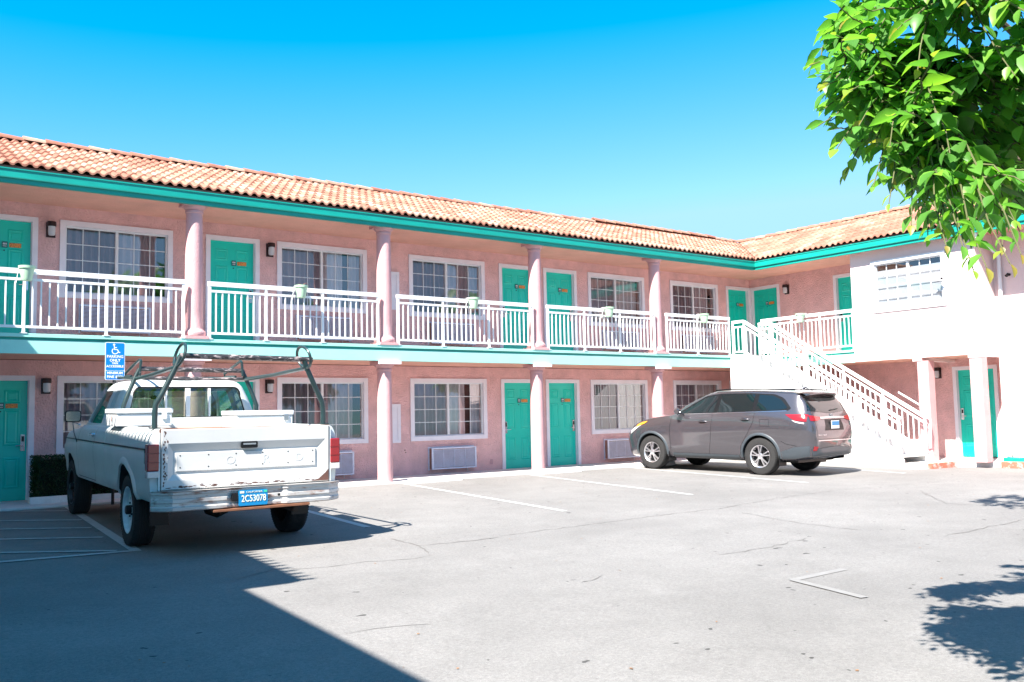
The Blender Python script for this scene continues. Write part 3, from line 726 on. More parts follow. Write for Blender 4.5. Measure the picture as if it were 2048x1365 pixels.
r = empty('security_camera', (20.59,-6.82,4.20), -pi/2, 'small white security camera with dangling cable on the bay wall', 'camera')
m = MB(); m.lathe([(0,-.03), (.045,-.03), (.045,0), (0,0)], 14, (0,0,0), 'Y'); m.tube([(0,-.02,0), (0,-.09,-.01), (.03,-.13,.03)], .012, 8); m.build('mount', WHITE, r, smooth=True)
m = MB(); m.tube([(.09,-.17,-.0), (-.08,-.13,.09)], .032, 14); m.build('camera_body', WHITE, r, smooth=True)
m = MB(); m.tube([(.11,-.175,-.01), (.09,-.17,.001)], .026, 14); m.build('lens', BLACKP, r, smooth=True)
r = empty('small_spotlight', (21.43,-7.95,4.22), -pi/2, 'small black light fixture on the shaded wall under the eave', 'lamp')
m = MB(); m.lathe([(0,-.02), (.03,-.02), (.03,.02), (0,.02)], 12, (0,0,0), 'Y'); m.tube([(0,0,0), (0,-.07,.0)], .01, 6); m.build('bracket', BLACKP, r)
m = MB(); m.tube([(0,-.06,.02), (.0,-.13,-.04)], [.02,.035], 12); m.build('lamp_head', BLACKP, r, smooth=True)

# wheel stops
WSTOP = mat('white_painted_kerbstone', (0.68,0.66,0.63), .85, var=.14, vscale=6, col2=(.40,.37,.34), mask=(9,.62,.70), bump=.3, bscale=50)
m = MB(); P_ = [(-.08,0), (-.07,.09), (-.045,.125), (.045,.125), (.07,.09), (.08,0)]; m.prism(P_, lambda p, s: ((-.62 if s == 0 else .62), p[0], p[1]))
wsm = m.mesh('wheel_stop', WSTOP, True, 30, True)
for (x, y, rz, lb) in ((3.0,-1.0,.07,'concrete wheel stop in front of the hedge'), (9.87,-1.84,.05,'concrete wheel stop under the ground floor window by the second column'),
        (13.10,-1.80,.0,'concrete wheel stop in front of the twin teal doors'), (16.1,-1.82,-.06,'concrete wheel stop by the grey car front wheel')):
    y = min(y, -1.80) if x > 4 else y
    o = inst('wheel_stop', wsm, None, (x, y, gz(y) if x > 4 else 0.0), rz, (1 if x > 4 else .6, 1, .85)); tag(o, lb, 'wheel stop', 'wheel stops at the heads of the parking bays')

# parking sign
r = empty('accessible_parking_sign', (3.73,-1.84,0), .03, 'blue accessible parking sign with wheelchair symbol behind the pickup cab', 'sign')
BLUE = mat('blue_sign_paint', (0.0, 0.19, 0.62), .35); SW = mat('white_sign_lettering', (.85,.85,.85), .4)
m = MB(); m.tube([(0,.025,-.04), (0,.025,2.54)], .025, 12); m.build('post', mat('dull_steel_post', (.03,.03,.035), .7), r, smooth=True)
def rr(w, h, rad, n=6):
    out = []
    for cx, cz, a0 in ((w-rad,h-rad,0), (-w+rad,h-rad,90), (-w+rad,-h+rad,180), (w-rad,-h+rad,270)):
        for i in range(n+1): a = R(a0+90*i/n); out.append((cx+rad*cos(a), cz+rad*sin(a)))
    return out
m = MB(); m.prism(rr(.155,.31,.025), lambda p, s: (p[0], (-.004 if s == 0 else -.001), p[1]+2.30)); pn = m.build('panel', SW, r, fix=True)
m = MB(); m.prism(rr(.145,.225,.018), lambda p, s: (p[0], (-.0065 if s == 0 else -.004), p[1]+2.375)); m.prism(rr(.145,.070,.014), lambda p, s: (p[0], (-.0065 if s == 0 else -.004), p[1]+2.07)); m.build('blue_field', BLUE, pn, fix=True)
ym = -.0085
for tx, sz, z, xs_ in (('PARKING',.062,2.373,1.0), ('ONLY',.062,2.311,1.0), ('VAN',.046,2.263,1.0), ('ACCESSIBLE',.052,2.213,.98), ('MINIMUM',.058,2.103,.98), ('FINE $250',.058,2.040,1.0)):
    me = text_mesh(tx, sz, .0008, SW, xs=xs_, offset=.0012); o = inst('sign_lettering', me, pn, (0, ym, z)); o.rotation_euler = (pi/2, 0, 0)
m = MB()   # wheelchair symbol: head, body strokes, wheel arc
m.lathe([(0,-.002), (.017,-.002), (.017,.002), (0,.002)], 16, (-.018,ym,2.570), 'Y')
def stroke(pts, w):
    pts = [Vector((p[0], 0, p[1])) for p in pts]; vs = []
    for i, p in enumerate(pts):
        d = (pts[min(i+1,len(pts)-1)]-pts[max(i-1,0)]).normalized(); n_ = Vector((-d.z,0,d.x))*w/2
        vs += [(p.x+n_.x, ym, p.z+n_.z), (p.x-n_.x, ym, p.z-n_.z)]
    m.add(vs, [(2*i, 2*i+1, 2*i+3, 2*i+2) for i in range(len(pts)-1)])
stroke([(-.016,2.550), (-.010,2.490), (.035,2.490), (.060,2.440), (.080,2.447)], .015); stroke([(-.012,2.523), (.026,2.523)], .012)
stroke([(-.002+.046*cos(R(a)), 2.465+.046*sin(R(a))) for a in range(125, 350, 12)], .014); m.build('wheelchair_symbol', SW, pn)

# ================================================================== LEFT BLOCK (unseen; shades pickup and lot; open canopy form added to let sky light in)
LB = empty('unseen_left_roof', (-3, -10, 0), 0, 'unseen tiled roof set to its cast shade, open below, with an added teal bounce wall', 'canopy')
TILE_P = mat('plain_clay_tile', (.5,.2,.11), .85)
def eave(x0, x1, y0, y1, scal):
    X = lambda y: x0 + (x1-x0)*(y-y0)/(y1-y0) + 3
    m = MB(); m.frustum([(X(y0)-5,y0+10,5.10),(X(y0)-.06,y0+10,5.10),(X(y1)-.06,y1+10,5.10),(X(y1)-5,y1+10,5.10)], [(X(y0)-5,y0+10,5.25),(X(y0)-.06,y0+10,5.25),(X(y1)-.06,y1+10,5.25),(X(y1)-5,y1+10,5.25)]); m.build('eave', MINT, LB)  # mint underside chosen to cool the bounced light
    m = MB(); n = int((y1-y0)/.168)
    for i in range(n):
        a = y0 + (y1-y0)*i/n; m.tube([(X(a)-.02, a+10, 5.34), (X(a)-3.0, a+10, 6.5)], .032, 8) if scal else None
    m.quad((X(y0)-.06,y0+10,5.28), (X(y1)-.06,y1+10,5.28), (X(y1)-3.0,y1+10,6.48), (X(y0)-3.0,y0+10,6.48)); m.build('tiled_roof', TILE_P, LB)
eave(-.82, -.40, -11.75, -6.7, True); eave(-1.98, -1.38, -22, -11.75, False); eave(.25, .42, -6.7, -1.9, False)
m = MB()
for y_ in (-21, -16.5, -12, -7.5, -3): m.box(-4.9+3, -4.6+3, y_-.15+10, y_+.15+10, -.3, 5.1)
m.build('unseen_roof_post', PINK, LB)
m = MB(); m.box(-4.55+3, -4.35+3, -22+10, -2.2+10, -.3, 5.1); m.build('bounce_wall', mat('teal_bounce_tint', (.03,.52,.60), .8), LB)  # added unseen wall; its teal tints the light bounced into the shade
# ================================================================== VEHICLES
def boolean(o, cutters, keep_mat=True):
    for c in cutters:
        md = o.modifiers.new('cut', 'BOOLEAN'); md.object = c; md.operation = 'DIFFERENCE'; md.solver = 'EXACT'
    bpy.context.view_layer.update()
    dg = bpy.context.evaluated_depsgraph_get(); dg.update()
    me = bpy.data.meshes.new_from_object(o.evaluated_get(dg)); o.modifiers.clear(); old = o.data; o.data = me; me.name = old.name
    for c in cutters: bpy.data.objects.remove(c)
    return o
def crm(pts, t):
    """Catmull-Rom through tuples at keys pts = [(key, tuple)]"""
    ks = [p[0] for p in pts]
    if t <= ks[0]: return pts[0][1]
    if t >= ks[-1]: return pts[-1][1]
    i = max(j for j in range(len(ks)-1) if ks[j] <= t); a, b = ks[i], ks[i+1]; s = (t-a)/(b-a)
    p1, p2 = pts[i][1], pts[i+1][1]; out = []
    for k in range(len(p1)):
        m1 = (p2[k]-pts[i-1][1][k])/(b-ks[i-1]) if i > 0 else (p2[k]-p1[k])/(b-a)
        m2 = (pts[i+2][1][k]-p1[k])/(ks[i+2]-a) if i < len(ks)-2 else (p2[k]-p1[k])/(b-a)
        d = (p2[k]-p1[k])/(b-a)
        if d == 0: m1 = m2 = 0
        else:
            m1 = 0 if m1*d < 0 else max(-3*abs(d), min(3*abs(d), m1)); m2 = 0 if m2*d < 0 else max(-3*abs(d), min(3*abs(d), m2))
        h = b-a; s2, s3 = s*s, s*s*s
        out.append((2*s3-3*s2+1)*p1[k] + (s3-2*s2+s)*h*m1 + (-2*s3+3*s2)*p2[k] + (s3-s2)*h*m2)
    return tuple(out)
def loft(sections, stations):
    """sections(a) -> list of right-half (b,h) points bottom centre to top centre"""
    mb = MB(); rows = []
    for a in stations:
        half = sections(a); full = half + [(-b, h) for b, h in reversed(half[1:-1])]; rows.append([(b, a, h) for b, h in full])
    n = len(rows[0]); vs = [p for r in rows for p in r]; fs = []
    for i in range(len(rows)-1):
        for k in range(n): l = (k+1) % n; fs.append((i*n+k, (i+1)*n+k, (i+1)*n+l, i*n+l))
    fs.append(tuple(range(n))); fs.append(tuple(reversed([(len(rows)-1)*n+k for k in range(n)])))
    return mb.add(vs, fs)
def frange(a, b, n): return [a + (b-a)*i/n for i in range(n+1)]
def sample(chain, n):
    P = [Vector(p) for p in chain]; L = [0]
    for a, b in zip(P, P[1:]): L.append(L[-1] + (b-a).length)
    out = []
    for i in range(n+1):
        t = L[-1]*i/n; j = max(k for k in range(len(L)-1) if L[k] <= t + 1e-9); s = (t-L[j])/max(1e-9, L[j+1]-L[j]); out.append(P[j].lerp(P[j+1], min(1, s)))
    return out
class Skin:
    """lays thin patches on a body surface: 2-D outlines are dropped onto the surface along one axis"""
    def __init__(s, me): s.t = BVHTree.FromPolygons([v.co for v in me.vertices], [p.vertices for p in me.polygons])
    def hit(s, p, way):
        u, v = p
        o, d = {'L': ((-3,u,v),(1,0,0)), 'R': ((3,u,v),(-1,0,0)), 'B': ((u,-4,v),(0,1,0)), 'F': ((u,8,v),(0,-1,0)), 'T': ((u,v,4),(0,0,-1))}[way]
        h = s.t.ray_cast(Vector(o), Vector(d)); return (h[0], h[1] if h[1].dot(Vector(d)) < 0 else -h[1]) if h[0] else None
    def patch(s, mb, A, Bc, way, off, n=16, k=6):
        A = sample(A, n); Bc = sample(Bc, n); g = []; last = None
        for j in range(k+1):
            for i in range(n+1):
                p = A[i].lerp(Bc[i], j/k); h = s.hit((p[0], p[1]), way)
                if h is None: h = last or (Vector((0,0,0)), Vector((0,0,1)))
                last = h; g.append(h[0] + h[1]*off)
        flip = way in 'LB'
        fs = []
        for j in range(k):
            for i in range(n):
                a = j*(n+1)+i; f = (a, a+1, a+n+2, a+n+1); fs.append(f)
        mb.add(g, fs)
    def ribbon(s, mb, pts, w, way, off, n=24):
        P = sample(pts, n); A, Bc = [], []
        for i, p in enumerate(P):
            d = (P[min(i+1,n)] - P[max(i-1,0)]).normalized(); q = Vector((-d[1], d[0])); A.append(p.to_2d() + q*w/2 if len(p) > 2 else p + q*w/2); Bc.append((p.to_2d() if len(p) > 2 else p) - q*w/2)
        s.patch(mb, [tuple(a) for a in A], [tuple(b) for b in Bc], way, off, n, 1)
def arc(cx, cy, rx, ry, a0, a1, n=16): return [(cx+rx*cos(R(a0+(a1-a0)*i/n)), cy+ry*sin(R(a0+(a1-a0)*i/n))) for i in range(n+1)]

TYRE = mat('tyre_rubber', (0.022, 0.021, 0.021), .85, var=.25, vscale=9, bump=.3, bscale=120)
def wheel(parent, name, b, a, r, w, rim_r, style, side):
    """side: -1 left, +1 right; axis along x"""
    t = empty(name, (b, a, r)); t.parent = parent; o = w/2; m = MB()
    prof = [(rim_r, -o*.80), (rim_r+.02, -o*.95), (r-.07, -o*1.0), (r-.025, -o*.93), (r-.004, -o*.72), (r, -o*.66)]
    for i in range(-3, 4):
        x = i*o*.19; prof += [(r, x-o*.065), (r-.010, x-o*.060), (r-.010, x-o*.030), (r, x-o*.025)] if i > -3 else []
    prof += [(r, o*.66), (r-.004, o*.72), (r-.025, o*.93), (r-.07, o*1.0), (rim_r+.02, o*.95), (rim_r, o*.80)]
    m.lathe(prof, 64, (0,0,0), 'X', caps=False)
    for k in range(64):                       # shoulder blocks
        an = 2*pi*k/64; 
        for s in (-1, 1):
            c, d = (r-.006)*cos(an), (r-.006)*sin(an); q = Matrix.Rotation(an, 3, 'X')
            vs = [q @ Vector(v) + Vector((0,c,d)) for v in [(s*o*.70,-.010,-.006),(s*o*.96,-.022,-.006),(s*o*.96,-.022,.006),(s*o*.70,-.010,.006),(s*o*.70,.007,-.006),(s*o*.93,-.006,-.006),(s*o*.93,-.006,.006),(s*o*.70,.007,.006)]]
            m.add(vs, [(0,1,2,3),(4,7,6,5),(0,4,5,1),(1,5,6,2),(2,6,7,3),(3,7,4,0)])
    m.build('tyre', TYRE, t, smooth=True)
    m = MB(); s = side
    if style in ('steel', 'dark'):
        m.lathe([(rim_r+.004, s*o*.92), (rim_r-.012, s*o*.90), (rim_r-.025, s*o*.55), (rim_r-.06, s*o*.42), (.125, s*o*.50), (.095, s*o*.60), (.06, s*o*.60), (.0, s*o*.60)], 48, caps=False, axis='X')
        m.cm = 1
        for k in range(8): an = 2*pi*k/8; m.lathe([(.024, s*o*.46), (.0, s*o*.475)], 10, (0,.155*cos(an),.155*sin(an)), 'X', caps=False)
        m.lathe([(.055, s*o*.60), (.052, s*o*1.0), (.04, s*o*1.08), (0, s*o*1.08)], 20, axis='X', caps=False)
        for k in range(5): an = 2*pi*k/5; m.lathe([(.012, s*o*.6), (.010, s*o*.72), (0, s*o*.72)], 8, (0,.078*cos(an),.078*sin(an)), 'X', caps=False)
        m.build('rim', [WHEELW if style == 'steel' else BLACKP, BLACKP], t, smooth=True)
    else:
        m.cm = 1; m.lathe([(rim_r, s*o*.1), (0, s*o*.1)], 40, axis='X', caps=False); m.lathe([(.16, s*o*.12), (.16, s*o*.2), (0, s*o*.2)], 30, axis='X', caps=False)
        m.cm = 0; m.lathe([(rim_r-.02, s*o*.05), (rim_r-.015, s*o*.8), (rim_r+.006, s*o*.93), (rim_r+.006, s*o*.85), (rim_r-.004, s*o*.0)], 56, axis='X', caps=False)
        for k in range(5):
            for d_ in (-.155, .155):
                a0 = 2*pi*k/5 + .3
                p0 = Vector((s*o*.84, .045*cos(a0+d_*.4), .045*sin(a0+d_*.4))); p1 = Vector((s*o*.74, (rim_r-.01)*cos(a0+d_*1.25), (rim_r-.01)*sin(a0+d_*1.25)))
                m.bar(p0, p1, .020, .040, (1,0,0))
        m.lathe([(.062, s*o*.6), (.062, s*o*.86), (.045, s*o*.92), (0, s*o*.92)], 28, axis='X', caps=False)
        m.build('rim', [ALLOY, BLACKP], t, smooth=True)
    return t
MIRR = mat('mirror_glass', (.45,.42,.36), .15, .9)
SUVGL = mat('dark_car_window', (.006,.012,.014), .03, spec=.6, coat=.3)
WHEELW = mat('white_wheel_paint', (.62,.66,.68), .5, var=.15, vscale=12)
ALLOY = mat('machined_alloy', (.72,.70,.72), .28, .85)

# ------------------------------------------------------------------ pickup truck
TX, TY = 3.75, -6.77
T = empty('pickup_truck', (TX, TY, gz(TY)), -.044, 'worn white pickup with a dark ladder rack backed towards the viewer', 'pickup truck'); T.rotation_euler = (math.atan(GS), 0, -.044)
TW = mat('aged_white_truck_paint', (.58,.60,.585), .42, var=.10, vscale=1.6, col2=(.20,.085,.05), mask=(5.0,.70,.76), coat=.15)
TG = mat('tailgate_white_paint', (.56,.555,.54), .4, var=.08, vscale=2, col2=(.13,.06,.045), mask=(16,.69,.73), coat=.15)
TSIDE = TW
BUMP = mat('rusty_grey_bumper', (.58,.56,.54), .42, .15, var=.3, vscale=3, col2=(.24,.11,.07), mask=(6,.52,.66), stretch=(.7,1,3))
RACKM = mat('dark_green_rack_paint', (.015,.035,.037), .36, var=.3, vscale=6, col2=(.28,.22,.20), mask=(14,.64,.72), coat=.2)
XBAR = mat('peeling_black_bar', (.03,.028,.03), .5, col2=(.42,.34,.33), mask=(11,.52,.60), stretch=(1,3,3))
LENSR = mat('red_tail_lens', (.24,.008,.012), .18, coat=.6, trans=0.0); LENSW = mat('clear_lens', (.55,.52,.50), .2, coat=.5); LENSO = mat('amber_lens', (.85,.32,.03), .2, coat=.6)
def tprof(top):
    return [(.0,.56), (.86,.56), (.985,.575), (1.012,.62), (1.022,.72), (1.030,.82), (1.048,.90), (1.055,1.00), (1.055,1.09), (1.045,1.115), (1.040,1.13), (1.036,1.16), (1.028,1.21), (1.012,1.27), (.985,1.315), (.95,1.338)]
# bed: both sides in one body with floor and front wall
m = MB()
def bedp(s): return [(s*b, h) for b, h in tprof(0)[1:]] + [(s*.885, 1.343), (s*.865,1.33), (s*.865, .78), (s*.0, .78), (s*.0, .56)]
for s in (-1, 1):
    P_ = bedp(s); n = len(P_); st = [-1.155, -1.15, -1.10] + frange(-1.0, 1.2, 22) + [1.225]
    vs = []
    for a in st:
        k = .985 if a < -1.151 else 1.0
        vs += [(b*k, a, h) for b, h in P_]
    fs = []
    for i in range(len(st)-1):
        for k in range(n): l = (k+1) % n; fs.append((i*n+k, (i+1)*n+k, (i+1)*n+l, i*n+l))
    fs += [tuple(range(n)), tuple(reversed(range((len(st)-1)*n, len(st)*n)))]
    mm = MB(); mm.add(vs, fs)
    o = mm.build('bed_side' if s < 0 else 'bed_side', [TSIDE, DARK], T, fix=True)
    c = MB(); c.m = []; c.cm = 1; c.lathe([(.0,-.36), (.465,-.36), (.475,.36), (0,.36)], 48, (s*.98, 0, .46), 'X', caps=False); c2 = c.build('c', [TSIDE, DARK], fix=True); 
    bpy.context.view_layer.update(); c2.matrix_world = Matrix.Identity(4)
    o.parent = None; boolean(o, [c2]); o.parent = T; o.data.polygons.foreach_set('use_smooth', [True]*len(o.data.polygons)); o.data.set_sharp_from_angle(angle=R(28))
m = MB(); m.box(-.86, .86, 1.16, 1.22, .78, 1.30); m.build('bed_front_wall', mat('tan_bed_wall', (.40,.25,.18), .8, var=.2, vscale=4), T, bevel=.01)
for s in (-1, 1):
    m = MB(); m.box(s*.865 if s < 0 else .62, -.62 if s < 0 else s*.865, -.45, .45, .78, .98); m.build('wheel_house', TW, T, bevel=.03)
    m = MB(); mm_ = arc(0, .46, .475, .475, 12, 168, 30)                                             # raised lip round the wheel opening
    vs = []
    for (y, z) in mm_:
        d = Vector((y, z-.46)).normalized(); 
        for e, q in ((.0, -.03), (.0, .020), (.03, .022), (.075, .0)):
            zz = z+d.y*e; bb = crm([(h_, (b_,)) for b_, h_ in tprof(0)[2:]], zz)[0]; vs.append((s*(bb+q), y+d.x*e, zz))
    m.add(vs, [(i*4+k, i*4+k+1, i*4+k+5, i*4+k+4) for i in range(30) for k in range(3)]); m.build('wheel_lip', TW, T, smooth=True, angle=60)
# belt moulding and body side trim of the bed
for s in (-1, 1):
    m = MB(); m.box(s*1.050-.006, s*1.050+.006, -1.02, 1.19, 1.118, 1.136); m.box(s*1.05-.006, s*1.05+.006, -1.045, -1.02, .98, 1.136); m.build('side_moulding', CHROME if s > 0 else BLACKP, T, bevel=.003)
# cab and nose lower body
def csec(a):
    P_ = tprof(0); k = crm([(1.24,(1.0,1.335,1.0)), (3.2,(1.0,1.33,1.0)), (3.5,(.995,1.29,1.0)), (4.4,(.97,1.24,1.0)), (4.70,(.95,1.20,.99)), (4.78,(.92,1.14,.97))], a)
    out = [(b*k[0], .56+(h-.56)*(k[1]-.56)/(1.338-.56)) for b, h in P_]
    out += [(.80*k[0], k[1]+.012), (.5, k[1]+.022), (0, k[1]+.026)]
    return out
m = loft(csec, frange(1.24, 3.2, 10) + frange(3.3, 4.6, 8) + [4.68, 4.74, 4.78])
o = m.build('cab_body', [TSIDE, DARK], None, fix=True)
cs = []
for s in (-1, 1):
    c = MB(); c.cm = 1; c.lathe([(0,-.36), (.455,-.36), (.46,.36), (0,.36)], 48, (s*.98, 3.94, .45), 'X', caps=False); cs.append(c.build('c', [TSIDE, DARK], fix=True))
boolean(o, cs); o.parent = T; o.data.polygons.foreach_set('use_smooth', [True]*len(o.data.polygons)); o.data.set_sharp_from_angle(angle=R(28))
sk = Skin(o.data)
for s, way in ((-1,'L'), (1,'R')):
    m = MB()
    for pts in ([(1.93,.60), (1.93,1.30)], [(3.22,.60), (3.22,1.10), (3.12,1.30)], [(1.93,.62), (3.22,.62)]): sk.ribbon(m, pts, .010, way, .0015)
    m.build('door_seam', BLACKP, T)
    m = MB(); m.box(s*1.046-.005, s*1.046+.005, 1.26, 4.3, 1.118, 1.134); m.build('side_moulding', BLACKP, T)
    m = MB(); m.lathe([(0,-.01), (.028,-.01), (.024,.03), (0,.03)], 14, (s*1.05,2.02,1.215), 'X'); m.box(s*1.065-.008, s*1.065+.008, 2.0, 2.14, 1.205, 1.225); m.build('door_handle', CHROME, T, bevel=.003)
    m = MB()                                           # west-coast style mirror on a tube frame
    mx = s*1.13; m.tube([(s*1.03,3.10,1.33), (s*1.08,3.12,1.36), (mx,3.10,1.37)], .010, 8); m.tube([(s*1.04,3.25,1.06), (s*1.1,3.16,1.22), (mx,3.10,1.37)], .008, 8)
    m.build('mirror_bracket', CHROME, T, smooth=True)
    m = MB(); m.prism(rr(.105,.082,.035), lambda p, q: (mx+p[0], 3.10-(.03 if q == 0 else -.01), 1.455+p[1])); mo = m.build('side_mirror', BLACKP, T, fix=True, bevel=.006)
    m = MB(); m.prism(rr(.092,.068,.03), lambda p, q: (mx+p[0], 3.068-(.001 if q == 0 else 0), 1.455+p[1])); m.build('mirror_glass', MIRR, mo, fix=True)
# greenhouse: hollow shell with window openings
def ring(h, inset=0):
    a0, a1, b, r = crm([(1.28,(1.25,3.34,.945,.10)), (1.36,(1.265,3.26,.925,.10)), (1.60,(1.30,2.98,.855,.12)), (1.80,(1.345,2.72,.775,.13)), (1.875,(1.38,2.62,.735,.15)), (1.92,(1.45,2.50,.66,.18)), (1.945,(1.60,2.34,.50,.2))], h)
    a0 += inset; a1 -= inset; b -= inset; pts = []
    for cx, cy, t0 in ((b-r,a1-r,0), (-b+r,a1-r,90), (-b+r,a0+r,180), (b-r,a0+r,270)):
        for i in range(9): t = R(t0+90*i/8); pts.append((cx+r*cos(t), cy+r*sin(t), h))
    return pts
def shell(hs, inset, dz=0):
    mb = MB(); vs = []; 
    for h in hs: vs += [(x,y,z+dz) for x,y,z in ring(h, inset)]
    n = 36; fs = [(i*n+k, i*n+(k+1) % n, (i+1)*n+(k+1) % n, (i+1)*n+k) for i in range(len(hs)-1) for k in range(n)]
    fs += [tuple(reversed(range(n))), tuple(range((len(hs)-1)*n, len(hs)*n))]
    return mb.add(vs, fs)
hs_ = [1.29,1.33,1.36,1.42,1.5,1.6,1.7,1.8,1.84,1.875,1.90,1.92,1.935,1.945]
o = shell(hs_, 0).build('cab_shell', [TW, BLACKP], None, fix=True)
inn = shell([1.25,1.33,1.36,1.42,1.5,1.6,1.7,1.8,1.84,1.875,1.90], .045)
inn.m = [1]*len(inn.m); inn = inn.build('c', [TW, BLACKP], None, fix=True)
def rpoly(P_, r, n=5):
    out = []; m_ = len(P_)
    for i in range(m_):
        p = Vector(P_[i]); a = (Vector(P_[i-1])-p).normalized()*r; b = (Vector(P_[(i+1) % m_])-p).normalized()*r
        for k in range(n+1): t = k/n; out.append(tuple((p+a)*(1-t)**2 + p*2*t*(1-t) + (p+b)*t*t))
    return out
rw_ = rpoly([(-.765,1.43), (.765,1.43), (.665,1.825), (-.665,1.825)], .07)
c1 = MB().prism(rw_, lambda p, s: (p[0], .9 if s == 0 else 1.95, p[1])).build('c', [TW, BLACKP], None, fix=True)
wsh = rpoly([(-.82,1.40), (.82,1.40), (.68,1.80), (-.68,1.80)], .07)
c2 = MB().prism(wsh, lambda p, s: (p[0], 2.2 if s == 0 else 3.6, p[1])).build('c', [TW, BLACKP], None, fix=True)
sw_ = rpoly([(2.12,1.36), (3.06,1.36), (2.66,1.80), (2.12,1.80)], .045)
c3 = MB().prism(sw_, lambda p, s: (-1.3 if s == 0 else 1.3, p[0], p[1])).build('c', [TW, BLACKP], None, fix=True)
qw_ = rpoly([(1.60,1.40), (1.90,1.40), (1.90,1.79), (1.66,1.79)], .04)
c4 = MB().prism(qw_, lambda p, s: (-1.3 if s == 0 else 1.3, p[0], p[1])).build('c', [TW, BLACKP], None, fix=True)
boolean(o, [inn, c1, c2, c3, c4]); o.parent = T; o.data.polygons.foreach_set('use_smooth', [True]*len(o.data.polygons)); o.data.set_sharp_from_angle(angle=R(30))
skc = Skin(o.data)
def pane_b(P_, fn, name, mt=CARGL):
    mb = MB(); mb.add([fn(p) for p in P_], [tuple(range(len(P_)))]); return mb.build(name, mt, T)
rearp = pane_b(rw_, lambda p: (p[0], 1.305+(p[1]-1.43)*.13, p[1]), 'rear_window')
m = MB()
for x0, x1 in ((-.30,-.275), (-.035,.02), (.26,.285)): m.box(x0, x1, 1.30, 1.345, 1.44, 1.815)
m.build('window_divider', WHITE, rearp)
m = MB(); P3 = [Vector((p[0], 1.298+(p[1]-1.43)*.13, p[1])) for p in rw_]; m.tube(P3, .012, 6, closed=True); m.build('rubber_seal', BLACKP, rearp, smooth=True)
pane_b(wsh, lambda p: (p[0], 3.185-(p[1]-1.40)*1.13, p[1]), 'windscreen')
for s in (-1, 1):
    pane_b(sw_, lambda p: (s*(.905-(p[1]-1.36)*.335), p[0], p[1]), 'door_window'); pane_b(qw_, lambda p: (s*(.895-(p[1]-1.36)*.335), p[0], p[1]), 'quarter_window')
    m = MB()
    for a_ in (1.66, 1.76, 1.86): m.bar((s*(.912-(1.40-1.36)*.335), a_, 1.40), (s*(.912-(1.79-1.36)*.335), a_+.01, 1.79), .03, .02, (1,0,0))
    m.build('pillar_rib', TSIDE, T)
m = MB(); m.box(-.72, .72, 1.95, 2.15, 1.1, 1.42); m.build('bench_seat', mat('dark_seat_vinyl', (.05,.04,.04), .7), T, bevel=.04)
m = MB(); m.tube([(-.38+.17*cos(t), 2.72+.05*sin(t), 1.37+.16*sin(t)) for t in [2*pi*i/20 for i in range(20)]], .014, 8, closed=True); m.build('steering_wheel', BLACKP, T, smooth=True)
m = MB(); m.prism(rr(.12,.028,.025), lambda p, q: (p[0]-.05, 2.70+(.0 if q == 0 else .02), 1.71+p[1])); m.build('inner_mirror', BLACKP, T, fix=True)
# tailgate
m = MB(); Y0 = -1.205
m.box(-.925, .925, -1.150, -1.10, .705, 1.335)
def ringf(o, i, yo, yi):   # o,i = (b0,b1,h0,h1)
    A = [(o[0],yo,o[2]), (o[1],yo,o[2]), (o[1],yo,o[3]), (o[0],yo,o[3])]; Bq = [(i[0],yi,i[2]), (i[1],yi,i[2]), (i[1],yi,i[3]), (i[0],yi,i[3])]
    m.add(A+Bq, [(0,1,5,4), (1,2,6,5), (2,3,7,6), (3,0,4,7)])
e0 = (-.925,.925,.705,1.335)
ringf(e0, e0, -1.10, -1.195); ringf(e0, (-.918,.918,.712,1.328), -1.195, Y0); ringf((-.918,.918,.712,1.328), (-.86,.885,.80,1.185), Y0, Y0); ringf((-.86,.885,.80,1.185), (-.80,.80,.86,1.105), Y0, Y0+.034)
ringf((-.80,.80,.86,1.105), (-.775,.775,.885,1.085), Y0+.034, Y0+.034); ringf((-.775,.775,.885,1.085), (-.765,.765,.895,1.075), Y0+.034, Y0+.020)
m.quad((-.765,Y0+.020,.895), (.765,Y0+.020,.895), (.765,Y0+.020,1.075), (-.765,Y0+.020,1.075))
tgt = m.build('tailgate', TG, T)
m = MB(); m.prism(rr(.092,.036,.014), lambda p, q: (p[0], Y0-(.006 if q == 0 else -.02), 1.148+p[1])); hd = m.build('tailgate_handle', BLACKP, tgt, fix=True, bevel=.003)
m = MB(); m.box(-.070, .070, Y0-.010, Y0-.004, 1.148, 1.166); m.build('handle_paddle', CHROME, hd)
m = MB()
for b_ in (-.73,-.435,-.14,.155,.445,.735):
    for h_ in (1.055,.930): m.lathe([(0,Y0+.0195), (.0075,Y0+.0195)], 10, (b_,0,h_), 'Y', caps=False); 
m.v = [(x, Y0+.0185, z) for x, y, z in m.v]; m.build('trim_hole', BLACKP, tgt)
for tx, b_ in (('O',-.20), ('R',.195), ('D',.575)):
    me = text_mesh(tx, .125, .0015, TG, xs=1.1); oo = inst('embossed_letter', me, tgt, (b_, Y0+.019, .985)); oo.rotation_euler = (pi/2,0,0)
m = MB(); m.box(-.930, .930, -1.19, -1.09, 1.335, 1.341); m.build('tailgate_cap', RUSTY, tgt, bevel=.003)
m = MB(); rnd = random.Random(3)
for s in (-1, 1):                                      # seams and chipped rust along the tailgate edges
    m.box(s*.9315-.005, s*.9315+.005, -1.19, -1.10, .70, 1.335)
for i in range(46):
    z = rnd.uniform(.74,1.32); x = -.905+abs(rnd.gauss(0,.02)); w = rnd.uniform(.003,.010); k = rnd.randint(5,7); ph = rnd.random()*6
    m.add([(x+w*cos(2*pi*j/k+ph)*rnd.uniform(.4,1.3), Y0-.0012, z+w*1.6*sin(2*pi*j/k+ph)*rnd.uniform(.5,1.4)) for j in range(k)], [tuple(range(k))])
